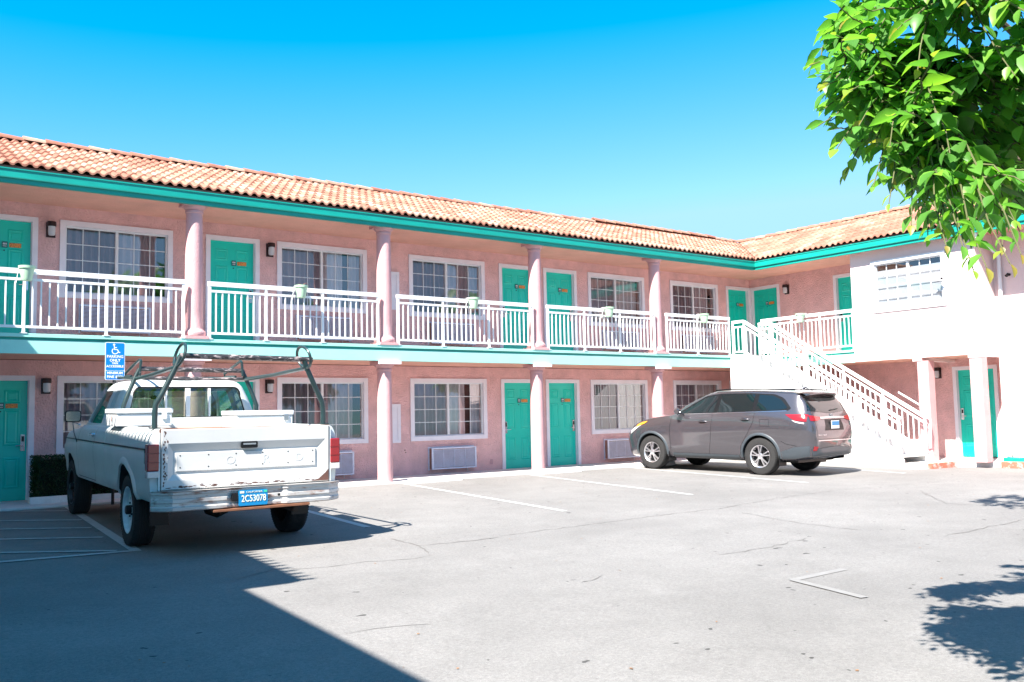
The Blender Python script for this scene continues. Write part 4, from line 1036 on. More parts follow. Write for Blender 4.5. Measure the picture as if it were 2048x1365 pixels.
for i in range(60):
    z = .722+abs(rnd.gauss(0,.010)); x = rnd.uniform(-.9,.9); w = rnd.uniform(.006,.022); k = 6; ph = rnd.random()*6
    m.add([(x+w*1.8*cos(2*pi*j/k+ph)*rnd.uniform(.4,1.3), Y0-.0012, z+w*.35*sin(2*pi*j/k+ph)*rnd.uniform(.5,1.4)) for j in range(k)], [tuple(range(k))])
m.add([(.918,Y0-.0014,.712), (.70,Y0-.0014,.712), (.80,Y0-.0014,.735), (.88,Y0-.0014,.80), (.918,Y0-.0014,.84)], [(0,1,2,3,4)])
m.build('rust_patina', mat('dark_rust', (.10,.045,.035), .9), tgt)
# tail lamps
for s in (-1, 1):
    m = MB(); x0, x1 = sorted((s*.945, s*1.062)); m.box(x0, x1, -1.205, -1.08, .905, 1.185); tl = m.build('tail_lamp', LENSR, T, bevel=.012)
    m = MB(); m.box(x0, x1, -1.204, -1.08, .835, .903); m.build('reversing_lens', LENSW, tl, bevel=.008)
    m = MB(); 
    for z in (.995, 1.09): m.box(x0-.001, x1+.001, -1.2075, -1.15, z-.004, z+.004)
    m.build('lens_rib', mat('dark_red_rib', (.18,.01,.012), .4), tl)
    m = MB(); m.box(s*.945-.006 if s < 0 else .933, -.933 if s < 0 else s*.951, -1.195, -1.08, .70, 1.30); m.build('lamp_surround', TW, T)
# bumper
m = MB(); bs = [-1.03,-1.025,-1.0,-.95,-.85,-.6,-.36,-.30,-.24,.30,.36,.42,.7,.85,.95,1.0,1.025,1.03]
def plan(b): t = max(0, (abs(b)-.80)/.23); return -1.40 + .16*t*t + (0.035 if -.26 < b < .32 else 0)
rows = [(.69,-1.18,1), (.705,-.02,0), (.692,0,0), (.668,.0,0), (.660,.016,0), (.625,.016,0), (.617,.004,0), (.585,.004,0), (.577,.018,0), (.545,.018,0), (.535,.0,0), (.505,.004,0), (.495,.02,0), (.495,-1.20,1)]
vs = []
for h, d_, ab in rows:
    for b in bs: vs.append((b, d_ if ab else plan(b)+d_, h))
n = len(bs); m.add(vs, [(i*n+k, i*n+k+1, (i+1)*n+k+1, (i+1)*n+k) for i in range(len(rows)-1) for k in range(n-1)])
for k in (0, n-1): m.add([vs[i*n+k] for i in range(len(rows))], [tuple(range(len(rows)))])
bmp = m.build('rear_bumper', BUMP, T, smooth=True, angle=25)
m = MB(); m.bar((-.44,-1.35,.472), (.62,-1.35,.480), .10, .028); m.build('bumper_step', RUSTY, bmp, bevel=.005)
m = MB(); m.lathe([(0,-1.3665), (.015,-1.3665)], 12, (.275,0,.60), 'Y', caps=False); m.v = [(x,-1.372,z) for x,y,z in m.v]; m.build('bumper_hole', BLACKP, bmp)
m = MB(); m.box(-.245,-.185,-1.40,-1.36,.56,.65); m.build('socket', BLACKP, bmp, bevel=.008)
PB = mat('blue_plate', (0.0,.20,.44), .35); PY = mat('pale_plate_lettering', (.72,.74,.62), .4)
m = MB(); m.prism(rr(.158,.082,.014), lambda p, q: (p[0]-.015, -1.392+(.0 if q == 0 else .010), .588+p[1])); pl = m.build('licence_plate', PB, T, fix=True, bevel=.002)
me = text_mesh('2C53078', .098, .0015, PY, xs=.74, offset=.001); oo = inst('plate_lettering', me, pl, (-.010,-1.3945,.580)); oo.rotation_euler = (pi/2,0,0)
me = text_mesh('CALIFORNIA', .026, .001, PY, xs=1.2); oo = inst('plate_lettering', me, pl, (-.005,-1.3945,.650)); oo.rotation_euler = (pi/2,0,0)
m = MB(); m.box(-.160,-.115,-1.3945,-1.392,.640,.662); m.build('plate_sticker', PY, pl)
m = MB(); m.box(.10,.135,-1.3945,-1.392,.640,.662); m.build('plate_sticker', mat('green_tag', (.05,.5,.3), .5), pl)
# underside
m = MB(); m.box(-.42,-.34,-1.2,4.2,.50,.60); m.box(.34,.42,-1.2,4.2,.50,.60); m.tube([(-.85,0,.395), (.85,0,.395)], .05, 12); m.lathe([(0,-.17),(.10,-.13),(.155,0),(.10,.13),(0,.17)], 20, (.0,0,.395), 'X')
m.tube([(.45,1.0,.42), (.52,-.6,.42), (.55,-1.15,.40)], .03, 10); m.tube([(-.7,3.94,.40), (.7,3.94,.40)], .05, 10); m.box(-.62,.62,-1.0,4.3,.56,.74); m.box(-.35,.35,2.6,4.2,.42,.6); m.box(-.3,.3,-1.05,-.55,.42,.56); m.build('chassis', mat('dark_underbody', (.02,.016,.014), .9), T)
for s in (-1, 1): MB().box(s*.80-.10, s*.80+.10, -.62, -.60, .28, .58).build('mud_flap', BLACKP, T)
for (s, a_) in ((-1,0), (1,0), (-1,3.94), (1,3.94)): wheel(T, 'wheel', s*.895, a_, .408, .245, .262, 'steel' if a_ == 0 else 'dark', s)
# ladder rack
RK = empty('ladder_rack', (0,0,0)); RK.parent = T
for s in (-1, 1):
    m = MB(); m.tube([(s*.945,-.98,1.34), (s*.945,-.98,1.52), (s*.935,-.98,1.60), (s*.88,-.99,1.70), (s*.735,-1.0,2.00), (s*.69,-1.0,2.12)], .030, 12)
    m.box(s*.945-.05, s*.945+.05, -1.03, -.93, 1.34, 1.352); m.build('rack_post', RACKM, RK, smooth=True)
    m = MB(); m.tube([(s*.85,1.12,1.34), (s*.85,1.12,1.58), (s*.80,1.13,1.72), (s*.71,1.15,1.94), (s*.655,1.15,2.06)], .028, 12); m.build('rack_post', RACKM, RK, smooth=True)
    m = MB(); m.tube([(s*.73,-1.0,2.0), (s*.72,0.1,1.955), (s*.70,1.15,1.93)], .024, 12); m.tube([(s*.70,1.15,1.93), (s*.66,1.9,1.965), (s*.63,2.6,1.99)], .020, 10); m.build('side_rail', RACKM, RK, smooth=True)
    m = MB(); pts = [(s*(.72-.055*sin(pi*i/20)), -1.0+.20*sin(2*pi*i/20-pi/2)*(1 if True else 0)+.04, 2.12+.115*(-cos(2*pi*i/20-pi/2+pi/2))) for i in range(20)]
    m.tube([(s*.70-s*.03*(z-2.12)/.115, -1.0+.20*cos(2*pi*i/20), 2.125+.125*sin(2*pi*i/20)) for i, z in [(j, 2.125+.125*sin(2*pi*j/20)) for j in range(20)]], .017, 8, closed=True); m.build('end_loop', RACKM, RK, smooth=True)
    m = MB(); m.tube([(s*.66,1.12,1.97), (s*.645,1.12,2.16), (s*.645,1.17,2.18), (s*.655,1.5,2.12), (s*.66,1.95,2.03), (s*.665,1.95,1.985), (s*.68,1.5,1.975)], .017, 8); m.build('end_loop', RACKM, RK, smooth=True)
m = MB(); m.tube([(-.70,-1.0,2.12), (.80,-1.0,2.10)], .032, 14, caps=False); m.tube([(-.70,-1.0,2.12), (.80,-1.0,2.10)], .024, 14, caps=False); m.build('rear_crossbar', XBAR, RK, smooth=True)
m = MB(); m.tube([(-.655,1.15,2.06), (.655,1.15,2.045)], .030, 14); m.tube([(-.70,1.15,1.94), (-.1,1.15,1.925), (.70,1.15,1.94)], .018, 10); m.build('front_crossbar', XBAR, RK, smooth=True)
m = MB(); m.tube([(-.63,2.6,1.99), (.63,2.6,1.99)], .020, 10); m.build('front_crossbar', XBAR, RK, smooth=True)

# tool boxes in the bed (things of their own)
BOXW = mat('white_box_enamel', (.68,.68,.675), .35, var=.04, vscale=3, coat=.2)
def tworld(b, a, h): return T.matrix_basis @ Vector((b, a, h))
def toolbox(b0, b1, a0, a1, h0, h1, lb, grille):
    c = tworld((b0+b1)/2, (a0+a1)/2, h0); r = empty('tool_box', c, -.044, lb, 'tool box', 'white tool boxes in the pickup bed'); r.rotation_euler = T.rotation_euler
    w, l, H = (b1-b0)/2, (a1-a0)/2, h1-h0
    m = MB(); m.box(-w, w, -l, l, 0, H-.065); m.build('box_body', BOXW, r, bevel=.008)
    m = MB(); m.box(-w-.014, w+.014, -l-.014, l+.014, H-.06, H); m.build('lid', BOXW, r, bevel=.014, seg=3)
    m = MB(); m.box(w-.12, w-.06, -l-.02, -l-.001, H-.13, H-.05); m.build('latch', CHROME if not grille else BOXW, r, bevel=.004)
    if grille:
        m = MB(); m.box(-w-.003, -w, -.03, .03, H-.15, H-.085); m.build('badge', mat('brown_badge', (.3,.12,.08), .5), r)
        m = MB()
        for i in range(9): m.box(-w-.004, -w+.001, -l+.02+i*.06, -l+.045+i*.06, .02, H-.075)
        m.build('side_rib', BOXW, r)
toolbox(-1.05, -.42, .45, 1.10, 1.346, 1.555, 'white ribbed tool box on the left bed rail behind the cab', True)
toolbox(.27, .98, .10, .72, 1.346-.04, 1.51, 'plain white tool box at the right side of the pickup bed', False)

# ------------------------------------------------------------------ SUV
QX, QY = 16.62, -5.23
Q = empty('grey_suv', (QX, QY, gz(QY)), R(5.3), 'dark grey sport utility car parked nose-in beside the white staircase', 'car'); Q.rotation_euler = (math.atan(GS), 0, R(5.3))
GREY = mat('grey_metallic_car_paint', (.098,.091,.103), .24, .6, coat=1.0)
GREYD = mat('dark_grey_cladding', (.045,.055,.065), .45, coat=.2)
K = 1.04
# keys: a -> (hb, wlow, wmid, wbelt, hbelt, wroof, hroof_edge, hroof)
KEY = [(-1.19,(.47,.62,.70,.66,1.00,0.600,1.02,1.03)),
       (-1.16,(.41,.72,.79,.74,1.08,0.660,1.12,1.13)),
       (-1.08,(.38,.82,.87,.82,1.20,0.730,1.28,1.32)),
       (-1.00,(.36,.86,.91,.855,1.25,0.710,1.42,1.47)),
       (-.90,(.34,.885,.935,.875,1.275,0.700,1.56,1.61)),
       (-.80,(.32,.895,.945,.885,1.29,0.710,1.655,1.70)),
       (-.60,(.30,.905,.958,.90,1.30,0.725,1.69,1.745)),
       (-.2,(.29,.91,.968,.912,1.30,0.750,1.715,1.775)),
       (.4,(.28,.91,.968,.915,1.285,0.765,1.735,1.80)),
       (1.0,(.28,.91,.965,.912,1.27,0.765,1.735,1.80)),
       (1.35,(.28,.91,.965,.91,1.26,0.750,1.70,1.775)),
       (1.7,(.28,.91,.965,.905,1.25,0.740,1.58,1.66)),
       (2.1,(.28,.91,.965,.90,1.25,0.750,1.42,1.49)),
       (2.40,(.28,.91,.968,.90,1.235,0.720,1.28,1.325)),
       (2.8,(.28,.91,.972,.89,1.19,0.700,1.225,1.26)),
       (3.2,(.27,.90,.965,.86,1.115,0.660,1.155,1.19)),
       (3.45,(.27,.86,.935,.82,1.04,0.620,1.08,1.11)),
       (3.62,(.27,.80,.88,.77,.95,0.560,.99,1.02)),
       (3.74,(.28,.70,.78,.68,.84,0.480,.86,.88)),
       (3.80,(.31,.52,.60,.52,.70,0.360,.71,.715))]
def ssec(a):
    hb, wl, wm, wb, hbelt, wr, hre, hr = crm(KEY, a); H = hbelt-hb
    pts = [(0,hb), (wl*.55,hb), (wl*.86,hb+.0), (wl*.965,hb+.035), (wl*1.0,hb+.10), (wl+(wm-wl)*.35,hb+H*.22), (wl+(wm-wl)*.45,hb+H*.33), (wl+(wm-wl)*.62,hb+H*.46), (wm*.993,hb+H*.58), (wm,hb+H*.67), (wm*.997,hb+H*.75), (wm*.980,hb+H*.84), (wb+.025*(wm/.96),hb+H*.92), (wb,hb+H*.97), (wb-.012,hbelt)]
    g0 = (wb-.022, hbelt+.004)
    for t in (.12,.3,.5,.7,.86): pts.append((g0[0]+(wr-g0[0])*(t**1.12), g0[1]+(hre-g0[1])*t))
    hh = hr-hre
    pts += [(wr,hre), (wr*.955,hre+hh*.30), (wr*.87,hre+hh*.58), (wr*.7,hre+hh*.82), (wr*.4,hre+hh*.96), (0,hr)]
    return pts
m = loft(ssec, [-1.19,-1.18,-1.16,-1.13,-1.10] + frange(-1.06,-.5,14) + frange(-.45,3.1,50) + frange(3.16,3.6,8) + [3.65,3.69,3.72,3.75,3.78,3.80])
body = m.build('suv_body', [GREY, BLACKP], None, fix=True)
Wb = 2.79*K; WR = .375*K
plain = body.data.copy(); skq = Skin(plain)
cs = []
for a_ in (0, Wb):
    for s in (-1, 1):
        c = MB(); c.cm = 1; c.lathe([(0,-.30), (.43,-.30), (.437,.30), (0,.30)], 56, (s*.92,a_,.40), 'X', caps=False); cs.append(c.build('c', [GREY, BLACKP], fix=True))
boolean(body, cs); body.parent = Q; body.data.polygons.foreach_set('use_smooth', [True]*len(body.data.polygons)); body.data.set_sharp_from_angle(angle=R(35))
def qpatch(name, mt, items, parent=Q, smooth=True, n=18, k=6):
    mb = MB()
    for it in items: skq.patch(mb, it[0], it[1], it[2], it[3], it[4] if len(it) > 4 else n, k)
    return mb.build(name, mt, parent, smooth=smooth, angle=60)
for s, way in ((-1,'L'), (1,'R')):
    # blackout band, then the panes on it, then the bright strip
    qpatch('window_surround', BLACKP, [([(2.20,1.285), (1.80,1.50), (1.45,1.665), (1.05,1.715), (.3,1.715), (-.30,1.685), (-.52,1.60), (-.70,1.40)], [(2.20,1.262), (1.5,1.285), (.6,1.31), (-.2,1.328), (-.60,1.338), (-.66,1.342), (-.69,1.36), (-.70,1.38)], way, .0025, 40)])
    for nm_, A, Bc in (('front_window', [(2.12,1.292), (1.78,1.475), (1.45,1.63), (1.10,1.685)], [(2.12,1.285), (1.75,1.292), (1.45,1.30), (1.19,1.305)]),
                       ('rear_door_window', [(1.00,1.69), (.6,1.695), (.17,1.685)], [(1.08,1.308), (.6,1.325), (.20,1.340)]),
                       ('quarter_window', [(.06,1.68), (-.26,1.655), (-.46,1.565), (-.62,1.41)], [(.10,1.345), (-.2,1.352), (-.48,1.360), (-.61,1.385)])):
        pn_ = qpatch(nm_, SUVGL, [(A, Bc, way, .005)])
    qpatch('bright_strip', CHROME, [([(2.2,1.270), (1.0,1.300), (-.2,1.333), (-.62,1.345)], [(2.2,1.256), (1.0,1.286), (-.2,1.319), (-.62,1.331)], way, .004, 30)])
    mb = MB()
    for pts in ([(1.20,1.27), (1.22,.9), (1.30,.36)], [(.12,1.30), (.14,1.1), (.28,.86), (.46,.62), (.50,.36)], [(2.33,1.22), (2.36,.8), (2.36,.38)], [(-.86,.62), (-.62,.66), (-.50,.72)], [(.50,.345), (2.36,.345)]): skq.ribbon(mb, pts, .008, way, .0012)
    # fuel flap
    if s < 0: skq.ribbon(mb, [(-.02,1.16), (-.24,1.16), (-.25,1.02), (-.03,1.02), (-.02,1.16)], .006, way, .0012, 40)
    mb.build('panel_seam', BLACKP, Q)
    for (a_, h_) in ((1.44,1.115), (.34,1.165)):
        hp = skq.hit((a_, h_), way)[0]; m = MB(); m.tube([hp+Vector((s*.004,-.115,-.004)), hp+Vector((s*.034,-.06,.0)), hp+Vector((s*.036,.04,.0)), hp+Vector((s*.006,.105,-.004))], [.010,.016,.016,.010], 10); m.build('door_handle', GREY, Q, smooth=True)
        mb = MB(); skq.patch(mb, [(a_-.08,h_+.025), (a_+.08,h_+.025)], [(a_-.08,h_-.03), (a_+.08,h_-.03)], way, .0015, 8, 3); mb.build('handle_recess', BLACKP, Q)
    # arch cladding: raised band round each opening
    for a0_ in (0, Wb):
        mb = MB(); A = arc(a0_, .40, .43, .43, -6, 186, 40); Bc = arc(a0_, .40, .50, .495, -6, 186, 40)
        vs = []
        for p, q in zip(A, Bc):
            hp = skq.hit(((p[0]+q[0])/2, max((p[1]+q[1])/2, .36)), way)[0].x
            vs += [(hp-s*.05, p[0], p[1]), (hp+s*.014, p[0], p[1]), (hp+s*.014, p[0]*.35+q[0]*.65, p[1]*.35+q[1]*.65), (hp-s*.012, q[0], q[1])]
        mb.add(vs, [(i*4+k, i*4+k+1, i*4+k+5, i*4+k+4) for i in range(40) for k in range(3)]); mb.build('wheel_arch_trim', GREYD, Q, smooth=True, angle=50)
    # sill, lamps
    mb = MB(); skq.patch(mb, [(.52,.40), (2.30,.40)], [(.52,.30), (2.30,.30)], way, .010, 20, 3); mb.build('sill_trim', GREYD, Q, smooth=True)
    tl = qpatch('tail_lamp', LENSR, [([(-.60,1.262), (-.85,1.268), (-1.06,1.262)], [(-.62,1.252), (-.82,1.14), (-1.06,1.115)], way, .008, 14)])
    # the same lamp carried round onto the tail
    mb = MB(); bs_ = sorted((s*.40, s*.80), key=abs)
    skq.patch(mb, [(s*.80,1.245), (s*.62,1.225), (s*.46,1.205)], [(s*.80,1.13), (s*.62,1.125), (s*.46,1.165)], 'B', .008, 12, 4); mb.build('tail_lens', LENSR, tl, smooth=True)
    mb = MB(); skq.patch(mb, [(-.76,1.150), (-.9,1.115), (-1.02,1.095)], [(-.84,1.105), (-.92,1.085), (-1.02,1.07)], way, .009, 8, 3); mb.build('clear_lens', LENSW, tl, smooth=True)
    hl = qpatch('headlamp', LENSW, [([(3.18,1.075), (3.36,1.02), (3.55,.90)], [(3.24,1.0), (3.4,.90), (3.56,.80)], way, .006, 12)])
    qpatch('indicator', LENSO, [([(3.05,1.105), (3.22,1.075), (3.38,1.02)], [(3.12,1.05), (3.26,1.00), (3.40,.95)], way, .012, 10)], hl)
    rf_ = MB(); skq.patch(rf_, [(s*.76,.62), (s*.66,.61)], [(s*.78,.53), (s*.70,.53)], 'B', .014, 6, 3); rf_.build('rear_reflector', LENSR, Q)
    m = MB(); m.tube([(s*.90,2.0,1.27), (s*1.0,2.02,1.30)], .025, 8); m.tube([(s*.99,2.06,1.335), (s*1.05,2.05,1.34), (s*1.12,2.03,1.33)], [.060,.078,.055], 14); m.build('door_mirror', GREY, Q, smooth=True)
    m = MB(); m.tube([(s*.66,-.70,1.765), (s*.685,.0,1.800), (s*.69,.9,1.81), (s*.67,1.25,1.79)], .014, 8)
    m.build('roof_rail', BLACKP, Q, smooth=True)
# rear screen, spoiler, tail details
qpatch('rear_window', SUVGL, [([(-.64,1.60), (0,1.64), (.64,1.60)], [(-.76,1.335), (0,1.28), (.76,1.335)], 'B', .006, 24)])
m = MB(); vs = []
for i in range(21):
    b = -.68+1.36*i/20; e = 1-(abs(b)/.72)**4; z = 1.665+.06*(1-(b/.75)**2)
    vs += [(b,-.72,z+.025), (b,-.86-.07*e,z+.02), (b,-.93-.10*e,z-.012), (b,-.93-.10*e,z-.034), (b,-.80,z-.05)]
m.add(vs, [(i*5+k, i*5+k+1, i*5+k+6, i*5+k+5) for i in range(20) for k in range(4)]); m.build('roof_spoiler', GREY, Q, smooth=True, angle=50)
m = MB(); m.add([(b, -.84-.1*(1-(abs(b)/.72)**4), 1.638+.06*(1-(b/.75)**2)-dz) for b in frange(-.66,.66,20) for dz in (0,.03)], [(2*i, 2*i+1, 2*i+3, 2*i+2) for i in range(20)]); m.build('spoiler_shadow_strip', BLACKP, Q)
qpatch('tail_garnish', CHROME, [([(-.48,1.205), (0,1.215), (.48,1.205)], [(-.48,1.165), (0,1.17), (.48,1.165)], 'B', .012, 16)])
qpatch('plate_recess', BLACKP, [([(-.32,1.155), (.32,1.155)], [(-.38,.93), (.38,.93)], 'B', .003, 12)])
hp = skq.hit((.10,1.04), 'B')[0]
m = MB(); m.box(-.155,.155,hp.y-.03,hp.y-.018,.965,1.125); pl = m.build('licence_plate', SW, Q, bevel=.004)
m = MB(); m.box(-.145,.145,hp.y-.032,hp.y-.0305,1.03,1.115); m.build('plate_picture', PB, pl)
m = MB(); skq.patch(m, [(-.80,.72), (.80,.72)], [(-.80,.60), (.80,.60)], 'B', .030, 30, 4); skq.patch(m, [(-.80,.60), (.80,.60)], [(-.74,.44), (.74,.44)], 'B', .045, 30, 4); 
qpatch('bumper_strip', CHROME, [([(-.66,.735), (0,.735), (.66,.735)], [(-.66,.722), (0,.722), (.66,.722)], 'B', .010, 24)])
mb = MB()
for pts in ([(-.74,.76), (.74,.76)], [(-.66,.76), (-.70,1.10)], [(.66,.76), (.70,1.10)]): skq.ribbon(mb, pts, .008, 'B', .002)
mb.build('tailgate_seam', BLACKP, Q)
qpatch('lower_bumper', GREYD, [([(-.80,.56), (0,.60), (.80,.56)], [(-.76,.42), (0,.42), (.76,.42)], 'B', .010, 24)])
for way_, s in (('L',-1), ('R',1)): qpatch('lower_bumper', GREYD, [([(-.50,.50), (-.8,.60), (-1.10,.63)], [(-.52,.36), (-.8,.37), (-1.08,.42)], way_, .010, 16)])
m = MB(); lp_ = skq.hit((0,1.24), 'B')[0]; m.tube([(.055*cos(t), lp_.y-.012, 1.235+.036*sin(t)) for t in [2*pi*i/24 for i in range(24)]], .006, 6, closed=True); m.tube([(.022*cos(t), lp_.y-.012, 1.235+.034*sin(t)) for t in [2*pi*i/24 for i in range(24)]], .004, 6, closed=True); m.tube([(.050*cos(t), lp_.y-.012, 1.250+.012*sin(t)) for t in [2*pi*i/24 for i in range(24)]], .004, 6, closed=True); m.build('tail_emblem', CHROME, Q, smooth=True)
hp = skq.hit((-.52,.83), 'B'); me = text_mesh('HIGHLANDER', .042, .002, CHROME, xs=1.15); oo = inst('model_lettering', me, Q, (-.50, skq.hit((-.50,.84), 'B')[0].y-.006, .84)); oo.rotation_euler = (pi/2,0,-.06)
m = MB(); wa = skq.hit((0,1.34), 'B')[0]; m.tube([(.02,wa.y-.02,1.345), (.20,wa.y-.012,1.36), (.38,wa.y-.0,1.375)], .010, 6); m.build('rear_wiper', BLACKP, Q, smooth=True)
m = MB(); m.tube([(.0,-.50,1.79), (0,-.56,1.83), (0,-.62,1.79)], [.03,.018,.008], 8); m.build('roof_antenna', GREY, Q, smooth=True)
m = MB(); m.box(-.70,.70,-.75,3.3,.27,.38); m.tube([(.5,-.5,.28), (.55,-1.08,.36)], .030, 12); m.tube([(-.7,0,.38), (.7,0,.38)], .04, 8); m.build('underbody', BLACKP, Q)
for (s, a_) in ((-1,0), (1,0), (-1,Wb), (1,Wb)): wheel(Q, 'wheel', s*.825, a_, WR, .245, .232, 'alloy', s)
for s in (-1, 1):
    for a_ in (-.46, Wb-.50): MB().box(s*.80-.13, s*.80+.13, a_, a_+.015, .20, .42).build('mud_flap', BLACKP, Q)
# ================================================================== VEGETATION
def leaf_mat(name, col, tr, var=.3):
    m = bpy.data.materials.new(name); m.use_nodes = True; n = m.node_tree.nodes; L = m.node_tree.links; n.clear()
    o = n.new('ShaderNodeOutputMaterial'); p = n.new('ShaderNodeBsdfPrincipled'); p.inputs['Roughness'].default_value = .42; p.inputs['Specular IOR Level'].default_value = .45
    t = n.new('ShaderNodeBsdfTranslucent'); mx = n.new('ShaderNodeMixShader'); mx.inputs[0].default_value = .38
    at = n.new('ShaderNodeAttribute'); at.attribute_name = 'leaf'; at.attribute_type = 'GEOMETRY'
    cr = n.new('ShaderNodeValToRGB'); e = cr.color_ramp.elements; c = Vector(col)
    e[0].position = 0; e[0].color = (*(c*.55), 1); e[1].position = 1; e[1].color = (.30,.10,.05,1)
    x = cr.color_ramp.elements.new(.55); x.color = (*c, 1); x = cr.color_ramp.elements.new(.86); x.color = (c.x*2.1,c.y*1.5,c.z*.9,1)
    L.new(at.outputs['Fac'], cr.inputs[0]); L.new(cr.outputs[0], p.inputs['Base Color'])
    tc = n.new('ShaderNodeVectorMath'); tc.operation = 'MULTIPLY'; tc.inputs[1].default_value = tr; L.new(cr.outputs[0], tc.inputs[0]); L.new(tc.outputs[0], t.inputs[0])
    L.new(p.outputs[0], mx.inputs[1]); L.new(t.outputs[0], mx.inputs[2]); L.new(mx.outputs[0], o.inputs[0])
    return m
LEAF = leaf_mat('glossy_leaf', (.085,.235,.040), (2.4,2.6,1.2))
BARK = mat('grey_bark', (.22,.16,.13), .9, var=.3, vscale=8, bump=.6, bscale=25)
TWIG = mat('green_brown_twig', (.10,.10,.04), .8)

class Leaves:
    def __init__(s): s.v = []; s.f = []; s.c = []
    def leaf(s, p, d, up, l, w, cv, curl):
        d = d.normalized(); r = d.cross(up)
        if r.length < 1e-3: r = d.cross(Vector((1,0,.1)))
        r.normalize(); n = r.cross(d).normalized(); base = len(s.v)
        prof = [(0,0), (.14,.55), (.36,1.0), (.62,.86), (.85,.38), (1.0,0)]
        pts = []
        for t, ww in prof:
            c = p + d*(l*t) - n*(curl*l*t*t)
            if ww == 0: pts.append([c])
            else: pts.append([c - r*(w*ww/2) + n*(w*ww*.20), c, c + r*(w*ww/2) + n*(w*ww*.20)])
        for q in pts: s.v += [tuple(x) for x in q]
        i = base; F = [(i,i+2,i+1), (i,i+3,i+2)]
        for k in range(3):
            a = i+1+3*k; F += [(a,a+1,a+4,a+3), (a+1,a+2,a+5,a+4)]
        a = i+10; F += [(a,a+1,a+3), (a+1,a+2,a+3)]
        s.f += F; s.c += [cv]*len(F)
    def mesh(s, name, m):
        me = bpy.data.meshes.new(name); me.from_pydata(s.v, [], s.f); me.materials.append(m)
        a = me.attributes.new('leaf', 'FLOAT', 'FACE'); a.data.foreach_set('value', s.c)
        me.polygons.foreach_set('use_smooth', [True]*len(me.polygons)); me.update(); return me

def shoot(lv, tw, rnd, p0, p1, n, ll, droop, tipred):
    """a leafy shoot from p0 to p1"""
    p0 = Vector(p0); p1 = Vector(p1); L_ = (p1-p0).length; sag = Vector((0,0,-L_*.10))
    pts = [p0.lerp(p1, t) + sag*4*t*(1-t)*-.5 + Vector((rnd.uniform(-1,1),rnd.uniform(-1,1),rnd.uniform(-1,1)))*.012 for t in [i/6 for i in range(7)]]
    tw.tube(pts, [.006-.0006*i for i in range(7)], 5)
    for i in range(n):
        t = .12+.88*i/(n-1); k = min(5, int(t*6)); q = pts[k].lerp(pts[k+1], t*6-k); ax = (pts[k+1]-pts[k]).normalized()
        side = ax.cross(Vector((0,0,1))).normalized() * (1 if i % 2 else -1)
        d = ax*rnd.uniform(.25,.8) + side*rnd.uniform(.5,1.0) + Vector((0,0,rnd.uniform(-.65,.35)-droop))
        if i == n-1: d = ax + Vector((0,0,.1))
        up = Vector((rnd.uniform(-.35,.35), rnd.uniform(-.35,.35), 1)) + side*.2
        sz = ll*rnd.uniform(.62,1.28)*(1 if t < .8 else 1.1-(t-.8)*2.8)
        cv = rnd.uniform(.25,.70) if rnd.random() > .08 else rnd.uniform(.7,.84)
        if t > .93 and tipred and rnd.random() < .6: cv = rnd.uniform(.84,.95)
        lv.leaf(q, d, up, sz, sz*rnd.uniform(.50,.64), cv, rnd.uniform(.05,.32))

def make_tree(base, top, centre, rad, tips, nrand, seed, ll=.088, nl=15, lb='', name='tree', zmin=None, quad=None, lim=None):
    rnd = random.Random(seed); b = Vector(base); r = empty(name, b, 0, lb, 'tree')
    tr = MB(); tp = Vector(top); mid = b.lerp(tp, .5) + Vector((.05,-.04,0))
    tr.tube([b-b, mid-b, tp-b], [.13,.10,.085], 14); 
    c = Vector(centre); limbs = []
    dirs = [(-1,.1,.15), (-.7,.8,.3), (-.6,-.7,.25), (.2,.9,.5), (.9,.1,.4), (.5,-.8,.4), (-.3,.1,1), (.3,.2,1), (-.9,.3,-.25), (-.5,.9,-.2)]
    for dx, dy, dz in dirs:
        e = c + Vector((dx*rad[0], dy*rad[1], dz*rad[2]))*.62; q1 = tp.lerp(e, .5) + Vector((0,0,.12))
        tr.tube([tp-b, q1-b, e-b], [.045,.024,.008], 8); limbs += [tp.lerp(q1, .6), q1, q1.lerp(e, .5), e]
    tr.build('trunk', BARK, r, smooth=True)
    lv = Leaves(); tw = MB()
    def go(tip, red):
        tip = Vector(tip); o = min(limbs, key=lambda q: (q-tip).length + rnd.uniform(0,.15)); st = o if (tip-o).length < 1.3 else tip + (o-tip).normalized()*1.2
        shoot(lv, tw, rnd, st-b, tip-b, nl if (tip-st).length < .9 else int(nl*1.3), ll, .15, red)
        # side sprigs
        for k in range(2):
            q = st.lerp(tip, rnd.uniform(.3,.75)); d = Vector((rnd.uniform(-1,1), rnd.uniform(-1,1), rnd.uniform(-.6,.5))).normalized()
            e = q + d*.28 + (tip-st)*.15
            if lim and not lim(e): continue
            shoot(lv, tw, rnd, q-b, e-b, 8, ll, .2, red)
    for t in tips: go(t, True)
    k = 0
    while k < nrand:
        v = Vector((rnd.gauss(0,1), rnd.gauss(0,1), rnd.gauss(0,1))).normalized(); s = rnd.uniform(.45,1.0)**.6
        q = c + Vector((v.x*rad[0], v.y*rad[1], v.z*rad[2]))*s*(1+.12*sin(v.x*7+v.y*5))
        if zmin and q.z < zmin: continue
        if lim and not lim(q): k += .02; continue
        go(q, s > .93); k += 1
    tw.build('twig', TWIG, r, smooth=True)
    inst('crown', lv.mesh('crown', LEAF), r)
    return r
